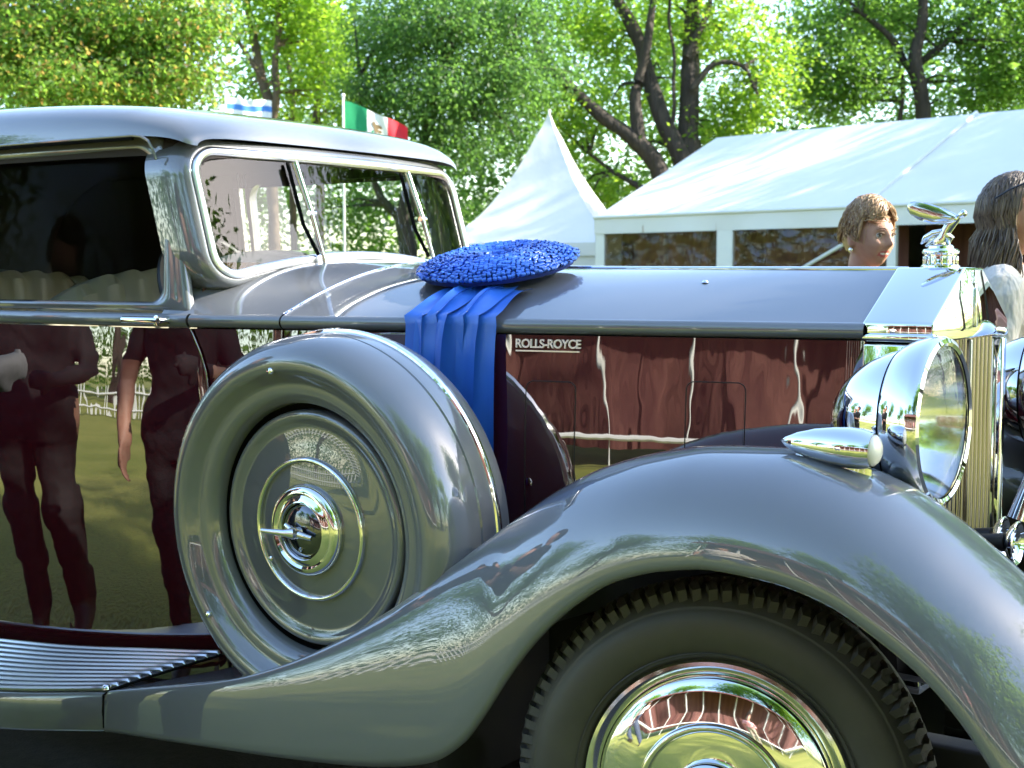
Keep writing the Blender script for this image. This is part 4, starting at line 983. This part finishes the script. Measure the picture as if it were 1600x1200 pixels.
# ribbon tails falling over the side of the bonnet
tails = [(-.960, -.968, .054, .58, .5, .000), (-.942, -.935, .057, .58, -.6, .006), (-.918, -.905, .060, .58, .75, .012), (-.885, -.862, .060, .58, -.7, .004), (-.845, -.818, .058, .58, .65, .010), (-.800, -.775, .060, .58, -.45, .002)]
for i, (xt, xb, w, zend, tw, lift) in enumerate(tails):
    w = w * (1.05)
    path = []; tws = []
    y0 = -.285
    for k in lin(0, 1, 12):
        x = xt + (xb - xt) * k; y = y0 + (-BELT(x) - .012 - y0) * k
        path.append(Vector((x, y, top_z(x, min(abs(y), BELT(x) - .004)) + .008 + lift * .6 + .010 * math.sin(k * math.pi)))); tws.append(tw * math.sin(k * math.pi) ** .8 * .55)
    x = xb
    path[-1].z = 1.338 + lift * .4
    for z in lin(1.322, zend, 16):
        sag = (1.322 - z)
        path.append(Vector((xb + .006 * math.sin(sag * 9 + i) + .004 * sag, -side_y(xb, min(1.28, z)) - .026 - lift - .010 * math.sin(sag * 5 + i * 1.3) * min(1, sag * 4), z))); tws.append(.12 * math.sin(sag * 6 + i * 2) + .16 * (1 if i % 2 else -1))
    for _ in range(3): path = [path[0]] + [path[j - 1] * .25 + path[j] * .5 + path[j + 1] * .25 for j in range(1, len(path) - 1)] + [path[-1]]
    for p in path[11:]: p.y = min(p.y, -side_y(p.x, min(1.28, p.z)) - .024)
    rows = []
    for j, p in enumerate(path):
        t = (path[min(j + 1, len(path) - 1)] - path[max(j - 1, 0)]).normalized()
        wv = Vector((1, 0, 0)); wv = (wv - t * wv.dot(t)).normalized(); nv = wv.cross(t)
        wv2 = wv * math.cos(tws[j]) + nv * math.sin(tws[j]); nv2 = wv2.cross(t)
        rows.append([p + wv2 * w * .5 * k + nv2 * .004 * (1 - k * k) for k in lin(-1, 1, 7)])
    MB().grid(rows).build('ribbon_tail', 'ribbon', ros, True, 80)

# ================================================================== PEOPLE
def skin(name, c):
    m = mat(name, c, .55, spec=.35, bump=(140, .25, .004), var=(32, (c[0] * .88, c[1] * .72, c[2] * .68), .28))
    m.node_tree.nodes['Principled BSDF'].inputs['Subsurface Weight'].default_value = .12
    m.node_tree.nodes['Principled BSDF'].inputs['Subsurface Radius'].default_value = (.012, .005, .003)
    return m
M['skin_a'] = skin('skin_warm', (.47, .285, .21)); M['skin_b'] = skin('skin_tan', (.44, .255, .185))
M['lip'] = mat('lip', (.42, .10, .09), .4); M['teeth'] = mat('teeth', (.72, .68, .60), .3); M['eye_white'] = mat('eye_white', (.6, .57, .53), .2); M['iris'] = mat('iris', (.03, .02, .012), .15)
M['brow'] = mat('brow_hair', (.09, .055, .03), .8)
M['hair_a'] = mat('hair_short', (.17, .105, .058), .45, var=(26, (.36, .25, .15), .22, (1, 1, 2.5)), bump=(180, .5, .004, (1, 1, .2)))
M['hair_b'] = mat('hair_long', (.075, .046, .028), .42, var=(30, (.24, .17, .105), .2, (3, 3, .35)), bump=(160, .5, .004, (1, 1, .1)))
def hair_mat(name, cols):
    m, N, L, p = new_mat(name); ge = N.new('ShaderNodeNewGeometry'); rp = N.new('ShaderNodeValToRGB'); e = rp.color_ramp.elements
    while len(e) < len(cols): e.new(.5)
    for i, c in enumerate(cols): e[i].position = i / (len(cols) - 1); e[i].color = (*c, 1)
    L.new(ge.outputs['Random Per Island'], rp.inputs[0]); L.new(rp.outputs[0], p.inputs['Base Color']); p.inputs['Roughness'].default_value = .38
    return m
M['hair_a'] = hair_mat('hair_short', [(.14, .075, .034), (.26, .15, .07), (.42, .27, .135), (.21, .12, .058), (.56, .39, .22)])
M['hair_b'] = hair_mat('hair_long', [(.045, .026, .016), (.085, .052, .032), (.16, .11, .07), (.05, .03, .02), (.26, .19, .12)])
M['hair_c'] = mat('hair_dark', (.03, .02, .014), .5)
M['cloth_green'] = mat('cloth_dark_green', (.022, .034, .03), .85, bump=(40, .3, .01))
M['cloth_cream'] = mat('cloth_cream', (.62, .56, .50), .8, bump=(14, .9, .05, (1, 1, .45)), var=(6, (.58, .52, .46), .25))
M['cloth_black'] = mat('cloth_black', (.007, .006, .007), .85, bump=(12, .4, .02))
M['cloth_charcoal'] = mat('cloth_charcoal', (.012, .012, .014), .85, bump=(14, .6, .03))
M['cloth_denim'] = mat('cloth_denim', (.045, .06, .10), .85, bump=(14, .4, .02))
M['cloth_pink'] = mat('cloth_pink', (.62, .30, .29), .8, bump=(10, .4, .02))
M['cloth_beige'] = mat('cloth_beige', (.33, .28, .21), .85, bump=(10, .4, .02))
M['silver'] = mat('silver_earring', (.8, .8, .78), .2, 1)
M['dark_glass'] = mat('sunglass_lens', (.01, .01, .012), .08, coat=1)
M['shoe'] = mat('shoe_leather', (.02, .014, .01), .5)

def ellipsoid(mb, c, r, nu=16, nv=12, mt=None):
    rows = []
    for i in range(nv + 1):
        t = math.pi * i / nv
        rows.append([Vector((r[0] * math.sin(t) * math.cos(2 * math.pi * j / nu), r[1] * math.sin(t) * math.sin(2 * math.pi * j / nu), r[2] * math.cos(t))) for j in range(nu)])
    rows = [[(mt @ p if mt else p) + Vector(c) for p in r_] for r_ in rows]
    return mb.grid(rows, cv=True)

def head_point(d, smile=.0):
    """d unit direction; face looks along -Y. returns a point about the head centre"""
    a, c, b = .074, .094, .112
    x, y, z = a * d.x, c * d.y, b * d.z
    u, w = d.x, d.z
    if w < 0: x *= 1 - .30 * (-w)**1.6; y = y * (1 - .30 * (-w)**2 * (1 if d.y > 0 else 0)) - (.012 * (-w)**2)
    if d.y > 0 and w > -.3: y *= 1.06
    f = max(0, -d.y)
    if f > 0:
        G = lambda cx, cz, sx, sz: math.exp(-((u - cx) / sx)**2 - ((w - cz) / sz)**2)
        dy = .0
        dy += .013 * G(0, -.02, .14, .26) + .020 * G(0, -.20, .12, .13) + .006 * (G(.15, -.26, .09, .08) + G(-.15, -.26, .09, .08))
        dy -= .0125 * (G(.38, .05, .19, .14) + G(-.38, .05, .19, .14))
        dy += .004 * (G(.34, .26, .28, .10) + G(-.34, .26, .28, .10))
        dy += .007 * (G(.50, -.24, .22, .20) + G(-.50, -.24, .22, .20))
        dy += .0075 * (G(0, -.455, .26, .05) + G(0, -.58, .24, .06)) - .005 * G(0, -.515, .30, .03)
        dy += .008 * G(0, -.84, .26, .16)
        dy -= .004 * (G(.33, -.45, .06, .16) + G(-.33, -.45, .06, .16))
        dy -= .0028 * (G(.27, -.34, .045, .12) + G(-.27, -.34, .045, .12)) + .002 * (G(.38, -.10, .2, .03) + G(-.38, -.10, .2, .03))
        y -= dy * min(1, f * 1.6)
    return Vector((x, y, z))

def person(name, label, loc, rz, height, skinm, cloth, hairm, pose, voxel=.010, hair='short', group=None, face=True, smile=False):
    """cloth(p) -> material index for a point of the figure; pose: joints of arms and legs in figure space (1.68 m tall, facing -Y)"""
    root = thing(name, label, 'person', group, loc, rz); s = height / 1.68
    root.scale = (s, s, s)
    mb = MB()
    lean = pose.get('lean', Vector((0, 0, 0)))
    def Tz(p):                                            # bends the trunk
        p = Vector(p); k = max(0, (p.z - .92) / .6); return p + lean * k
    # trunk
    rings = [(.80, .150, .105, .0), (.88, .172, .118, .0), (.96, .165, .115, .0), (1.06, .138, .098, .0), (1.16, .145, .105, -.006), (1.25, .158, .118, -.012), (1.33, .162, .108, -.004), (1.385, .150, .085, .008), (1.42, .105, .068, .012), (1.445, .062, .056, .012)]
    rows = []
    for z, w, d, oy in rings:
        rows.append([Tz((w * pose.get('girth', 1) * math.cos(q) * (abs(math.cos(q))**-.12 if abs(math.cos(q)) > .05 else 1), oy + d * pose.get('girth', 1) * math.sin(q), z)) for q in [2 * math.pi * k / 24 for k in range(24)]])
    mb.grid(rows, cv=True); b0 = len(mb.v)
    mb.f.append(tuple(b0 - 24 * len(rows) + k for k in range(24))[::-1]); mb.f.append(tuple(b0 - 24 + k for k in range(24)))
    if pose.get('bust', True):
        for sx in (-1, 1): ellipsoid(mb, Tz((sx * .072, -.075, 1.235)), (.068, .06, .065))
    hc = Tz((0, -.025, 1.575)) + pose.get('head_off', Vector((0, 0, 0)))
    mb.tube([Tz((0, .014, 1.40)), Tz((0, .010, 1.46)), hc + Vector((0, .018, -.06))], [.062, .052, .055], 16)
    hm = Matrix.Translation(hc) @ pose.get('head_rot', Matrix.Identity(4))
    nu, nv = 72, 60; rows = []
    for i in range(nv + 1):
        t = math.pi * (i + .001) / (nv + .002)
        rows.append([hm @ head_point(Vector((math.sin(t) * math.cos(2 * math.pi * j / nu), math.sin(t) * math.sin(2 * math.pi * j / nu), math.cos(t)))) for j in range(nu)])
    mb.grid(rows, cv=True)
    for sx in (-1, 1):                                    # ears
        em = hm @ Matrix.Translation((sx * .076, .012, -.008)) @ Matrix.Rotation(R(sx * -20), 4, 'Z')
        ellipsoid(mb, (0, 0, 0), (.009, .019, .032), 10, 8, em)
    # arms with hands
    for sd, sx in (('l', 1), ('r', -1)):
        A = pose[sd]; sh, el, wr = Tz((sx * .165, .008, 1.365)), Vector(A[0]), Vector(A[1])
        mb.tube(catmull([Tz((sx * .10, .01, 1.375)), sh, sh.lerp(el, .5), el, el.lerp(wr, .45), wr], 3), [.055, .056, .057, .056, .052, .050, .047, .044, .042, .041, .040, .037, .033, .029, .027, .026], 14)
        hd = (wr - el).normalized(); fl = Vector(A[2]).normalized() if len(A) > 2 else hd; n = Vector(A[3]).normalized() if len(A) > 3 else Vector((sx * -1, 0, 0))
        n = (n - fl * n.dot(fl)).normalized(); ac = fl.cross(n)
        mb.tube([wr, wr + fl * .035, wr + fl * .085], [.026, .036, .036], 12, flat=.55, upv=n)
        for k, (o, ln) in enumerate(((-.027, .066), (-.009, .076), (.009, .072), (.026, .056))):
            b = wr + fl * .078 + ac * o; c1 = pose.get('curl', .5)
            p1 = b + (fl * math.cos(c1 * .5) + n * math.sin(c1 * .5)) * ln * .45; p2 = p1 + (fl * math.cos(c1 * 1.2) + n * math.sin(c1 * 1.2)) * ln * .32; p3 = p2 + (fl * math.cos(c1 * 1.9) + n * math.sin(c1 * 1.9)) * ln * .25
            mb.tube([b, p1, p2, p3], [.0098, .0092, .0085, .007], 8)
        tb = wr + fl * .02 - ac * .028
        mb.tube([tb, tb + fl * .03 - ac * .018 + n * .01, tb + fl * .058 - ac * .022 + n * .018], [.013, .011, .008], 8)
    # legs and feet
    for sd, sx in (('ll', 1), ('rl', -1)):
        hip = Vector((sx * .085, 0, .90)); kn, an = Vector(pose[sd][0]), Vector(pose[sd][1])
        wl_ = pose.get('trouser', 1.15)
        mb.tube(catmull([hip, hip.lerp(kn, .5), kn, kn.lerp(an, .35), an], 3), [.098, .096, .092, .086, .080, .072, .064 * wl_, .060 * wl_, .058 * wl_, .056 * wl_, .052 * wl_, .047 * wl_, .044 * wl_], 16)
        mb.tube([an + Vector((0, .05, -.035)), an + Vector((0, -.02, -.03)), an + Vector((0, -.10, -.048)), an + Vector((0, -.17, -.056))], [.036, .042, .038, .026], 12, flat=.85)
    me = bpy.data.meshes.new('body'); me.from_pydata([tuple(v) for v in mb.v], [], mb.f); me.validate(); me.update()
    tmp = bpy.data.objects.new('body', me); COL.objects.link(tmp)
    md = tmp.modifiers.new('r', 'REMESH'); md.mode = 'VOXEL'; md.voxel_size = voxel
    sm_ = tmp.modifiers.new('s', 'SMOOTH'); sm_.factor = .5; sm_.iterations = 3
    ev = tmp.evaluated_get(bpy.context.evaluated_depsgraph_get()); me2 = bpy.data.meshes.new_from_object(ev)
    bpy.data.objects.remove(tmp)
    mats = [skinm, 'lip'] + list(cloth['mats']) + ['teeth']
    hmi = hm.inverted(); idx = []
    for p in me2.polygons:
        c = p.center; h = hmi @ c; i = 0
        if h.z > -.115 and (h.length < .155) and c.z > 1.40:
            if face and h.y < -.06 and abs(h.x) < .027 and abs(h.z + .0585) < .0125 * (1 - (abs(h.x) / .03)**2 * .8) + .001: i = 1
            if smile and h.y < -.06 and abs(h.x) < .019 and abs(h.z + .0580) < .0034: i = len(mats) - 1
        else: i = cloth['fn'](c)
        idx.append(i)
    # folds in the clothing
    cl = set()
    for p, i in zip(me2.polygons, idx):
        if 2 <= i < 5: cl.update(p.vertices)
    nr = [v.normal.copy() for v in me2.vertices]
    for i in cl:
        v = me2.vertices[i]; c = v.co
        f_ = noise.noise(Vector((c.x * 9 + c.z * 5, c.y * 9, c.z * 16))) + .6 * noise.noise(Vector((c.x * 20 - c.z * 12, c.y * 20, c.z * 22)))
        v.co = c + nr[i] * (.004 + .0085 * f_)
    body = link('body', me2, mats, root, True, 0)
    me2.polygons.foreach_set('material_index', idx)
    if face:
        for sx in (-1, 1):
            e = MB(); ellipsoid(e, (0, 0, 0), (.0116, .0116, .0116), 14, 10, None)
            eo = mesh('eye', [hm @ (Vector(v) + Vector((sx * .0285, -.0728, .007))) for v in e.v], e.f, ['eye_white', 'iris'], root)
            ec = hm @ Vector((sx * .0285, -.0728, .007)); look = (hm.to_3x3() @ Vector((.25 * pose.get('look', 0), -1, 0))).normalized()
            eo.data.polygons.foreach_set('material_index', [1 if (p.center - ec).normalized().dot(look) > .86 else 0 for p in eo.data.polygons])
            MB().tube([hm @ Vector((sx * x, y, z)) for x, y, z in ((.015, -.090, .010), (.022, -.0915, .0150), (.030, -.0905, .0160), (.038, -.086, .0130), (.043, -.081, .009))], [.0018, .0034, .0040, .0036, .0014], 6).build('eyelid', 'brow', root)
            MB().tube([hm @ Vector((sx * x, y, z)) for x, y, z in ((.014, -.0965, .027), (.024, -.0965, .0325), (.036, -.091, .033), (.047, -.080, .027))], [.002, .0032, .003, .001], 6, flat=.6).build('eyebrow', 'brow', root)
    # hair: an undershell and many locks
    hb = MB(); rows = []
    for i in range(29):
        t = math.pi * .66 * i / 28; row = []
        for j in range(49):
            op = R(22 + 56 * min(1, max(0, (t - .62) / .55)) + 20 * min(1, max(0, (t - 1.45) / .3)))
            q = R(-90) + op + (2 * math.pi - 2 * op) * j / 48          # leaves the face open
            d = Vector((math.sin(t) * math.cos(q), math.sin(t) * math.sin(q), math.cos(t)))
            k = (1.12 if hair == 'short' else 1.07) + .03 * noise.noise(d * 3.1) + .035 * max(0, d.z)
            row.append(hm @ (head_point(Vector((d.x, d.y, max(d.z, -.45)))) * k + Vector((0, .004, .004))))
        rows.append(row)
    hb.grid(rows)
    if hair == 'short':
        for n in range(2000):
            part = Vector((.22 + random.uniform(-.03, .03), random.uniform(-.62, .7), .9)).normalized() if random.random() < .55 else Vector((random.uniform(-.9, .9), random.uniform(-.35, 1), random.uniform(.0, .9))).normalized()
            sgn = 1 if (part.x > .25 or random.random() < .25) else -1
            az = Vector((sgn * random.uniform(.5, 1), random.uniform(-.75, .55), 0)).normalized(); pts = []; ph = random.uniform(0, 6.28); L_ = random.uniform(.65, 1.15); off = random.uniform(-.03, .05)
            if part.y > .3: az = Vector((random.uniform(-.5, .5), 1, 0)).normalized()
            for k in lin(0, 1, 8):
                d = (part + az * L_ * k * 1.0 + Vector((0, 0, -.55 * k * k * L_))); d += Vector((.05 * math.sin(k * 7 + ph), .09 * math.sin(k * 6 + ph), .03 * math.cos(k * 6)))
                d.normalize()
                if d.y < -.35 and d.z < .52: d.z = .52 + .1 * math.sin(ph); d.normalize()
                if d.z < -.15 and d.y < .35: d.z = -.15; d.normalize()
                kk = 1.15 + off * math.sin(k * 2.6) + .05 * math.sin(k * math.pi) + .09 * max(0, d.z) + .03 * math.sin(k * 9 + part.y * 4)
                pts.append(hm @ (head_point(Vector((d.x, d.y, max(d.z, -.5)))) * kk + Vector((0, .004, .004))))
            hb.tube(pts, [.001, .0020, .0026, .0027, .0025, .0022, .0018, .0007], 4, flat=.7)
    elif hair == 'long':
        for n in range(800):
            a = random.uniform(R(0), R(180)); top = Vector((random.uniform(-.25, .25), random.uniform(-.25, .5), 1)).normalized(); ph = random.uniform(0, 6.28); pts = []; side = Vector((math.cos(a), math.sin(a), 0))
            for k in lin(0, 1, 6):
                d = (top * (1 - k) + side * k * 1.05 + Vector((0, 0, -.30 * k * k))).normalized(); pts.append(hm @ (head_point(Vector((d.x, d.y, max(d.z, -.3)))) * (1.15 + .05 * math.sin(k * 3) + random.uniform(-.03, .03))))
            end = pts[-1]; ln = random.uniform(.16, .42); r0 = random.uniform(.7, 1.15)
            for k in lin(.2, 1, 6):
                pts.append(end + Vector((side.x * (.008 + .026 * r0 * k) + .014 * math.sin(k * 6 + ph), side.y * (.008 + .02 * k) + .014 * math.cos(k * 5 + ph) - .035 * k * pose.get('hair_fwd', 0), -ln * k)))
            hb.tube(pts, [.0015, .003, .0036, .0038, .0038, .0038, .0036, .0034, .0032, .003, .0025, .0008], 4, flat=.7)
    ho = hb.build('hair', hairm, root, True, 0)
    return root, hm

STAND = dict(ll=((.10, -.02, .50), (.11, .0, .085)), rl=((-.10, -.02, .50), (-.11, .0, .085)))
def yaw_of(d): return math.atan2(d.x, -d.y)               # turns local -Y towards d

# woman with short hair beyond the bonnet, looking to the right
pose = dict(STAND, l=((.235, .02, 1.10), (.215, -.05, .86), (0, -.15, -1)), r=((-.235, .02, 1.10), (-.215, -.05, .86), (0, -.15, -1)), girth=1.12, look=-1, curl=.6, head_rot=Matrix.Rotation(R(3), 4, 'X'))
wpos = bearing(1351, 372, 5.05)
dirn = (SIDE * .50 - HEAD * .87).normalized()
w1, hm1 = person('person', 'person with short brown hair and dark top looking past the car mascot', (wpos.x, wpos.y, 0), yaw_of(dirn), 1.665, 'skin_a', dict(mats=('cloth_green', 'cloth_black', 'shoe'), fn=lambda c: 4 if c.z < .10 else (3 if c.z < .86 and abs(c.x) < .19 else (2 if (c.z < 1.415 and (c.z > 1.14 or abs(c.x) < .19)) else 0))), 'hair_a', pose, .0058, 'short', smile=True)
for sx in (-1, 1):
    mb = MB(); ellipsoid(mb, hm1 @ Vector((sx * .082, .005, -.048)), (.009, .009, .010), 12, 8); mb.build('earring', 'silver', w1)

# woman with long hair at the right edge, turned away
pose = dict(STAND, l=((.225, .0, 1.12), (.12, -.24, 1.24), (-.45, -.2, .9), (-.5, -.6, -.1)), r=((-.225, .0, 1.11), (-.10, -.25, 1.18), (.35, -.3, .8), (.6, -.5, 0)), look=0, curl=.35, girth=1.0, hair_fwd=.3)
wpos = bearing(1574, 350, 4.3)
dirn = (SIDE * .94 - HEAD * .34).normalized()
w2, hm2 = person('person', 'person with long brown hair and cream shirt at the edge of the view', (wpos.x, wpos.y, 0), yaw_of(dirn), 1.71, 'skin_b', dict(mats=('cloth_cream', 'cloth_denim', 'shoe'), fn=lambda c: 4 if c.z < .10 else (3 if c.z < .90 and abs(c.x) < .2 and c.y > -.16 else (2 if c.z < 1.43 and not (c.y < -.215) else 0))), 'hair_b', pose, .0075, 'long')
sg = MB()
for sx in (-1, 1): ellipsoid(sg, (0, 0, 0), (.026, .006, .019), 14, 8, hm2 @ Matrix.Translation((sx * .032, -.058, .108)) @ Matrix.Rotation(R(-50), 4, 'X'))
sg.tube([hm2 @ Vector((-.06, -.05, .108)), hm2 @ Vector((0, -.064, .115)), hm2 @ Vector((.06, -.05, .108))], .003, 6)
for sx in (-1, 1): sg.tube([hm2 @ Vector((sx * .06, -.05, .108)), hm2 @ Vector((sx * .088, .02, .075)), hm2 @ Vector((sx * .09, .06, .05))], .003, 6)
sgo = sg.build('sunglasses', 'dark_glass', None); sgo.matrix_world = Matrix.LocRotScale(w2.location, w2.rotation_euler, w2.scale)
tag(sgo, 'dark sunglasses pushed up into long brown hair', 'sunglasses')

# onlookers on the near side, mirrored in the door, spare wheel cover and wing
def dress(mats, split=.92, sleeve=1.12, coat=None):
    def fn(c):
        if c.z < .10: return 4
        if coat and coat < c.z < 1.44 and (c.z > sleeve or abs(c.x) < .2): return 2
        if c.z < split and abs(c.x) < .2: return 3
        return 2 if c.z < 1.44 and (c.z > sleeve or abs(c.x) < .18) else 0
    return dict(mats=mats, fn=fn)
pz = dict(STAND, l=((.25, -.05, 1.10), (.16, -.28, 1.12), (-.3, -1, .1)), r=((-.25, -.05, 1.10), (-.15, -.26, 1.05), (.3, -1, 0)), bust=False, girth=1.1)
person('person', 'person in a long black jacket mirrored in the maroon door', (-2.98, -1.40, 0), yaw_of(Vector((.5, .85, 0))), 1.78, 'skin_b', dress(('cloth_black', 'cloth_black', 'shoe'), .7, 1.0, .55), 'hair_c', dict(pz, girth=1.28, trouser=1.4), .013, 'short', face=False)
pz2 = dict(STAND, l=((.27, .0, 1.10), (.24, -.10, .86), (0, -.3, -1)), r=((-.26, -.04, 1.11), (-.13, -.27, 1.14), (.4, -1, .1)), bust=False, girth=1.12)
person('person', 'person in a black shirt and dark trousers mirrored beside the door edge', (-2.05, -1.34, 0), yaw_of(Vector((.3, 1, 0))), 1.75, 'skin_b', dress(('cloth_black', 'cloth_charcoal', 'shoe'), .93, 1.16), 'hair_c', pz2, .013, 'short', face=False)
person('person', 'person in a pink shirt on the lawn mirrored in the front wing', (1.9, -6.6, 0), yaw_of(Vector((-.25, 1, 0))), 1.74, 'skin_a', dress(('cloth_pink', 'cloth_beige', 'shoe'), .93, 1.05), 'hair_c', pz, .013, 'short', face=False)
person('person', 'person in a cream shirt on the lawn mirrored in the bonnet side', (-2.0, -5.2, 0), yaw_of(Vector((.2, 1, 0))), 1.70, 'skin_b', dress(('cloth_cream', 'cloth_denim', 'shoe'), .93, 1.12), 'hair_c', pz2, .013, 'short', face=False)
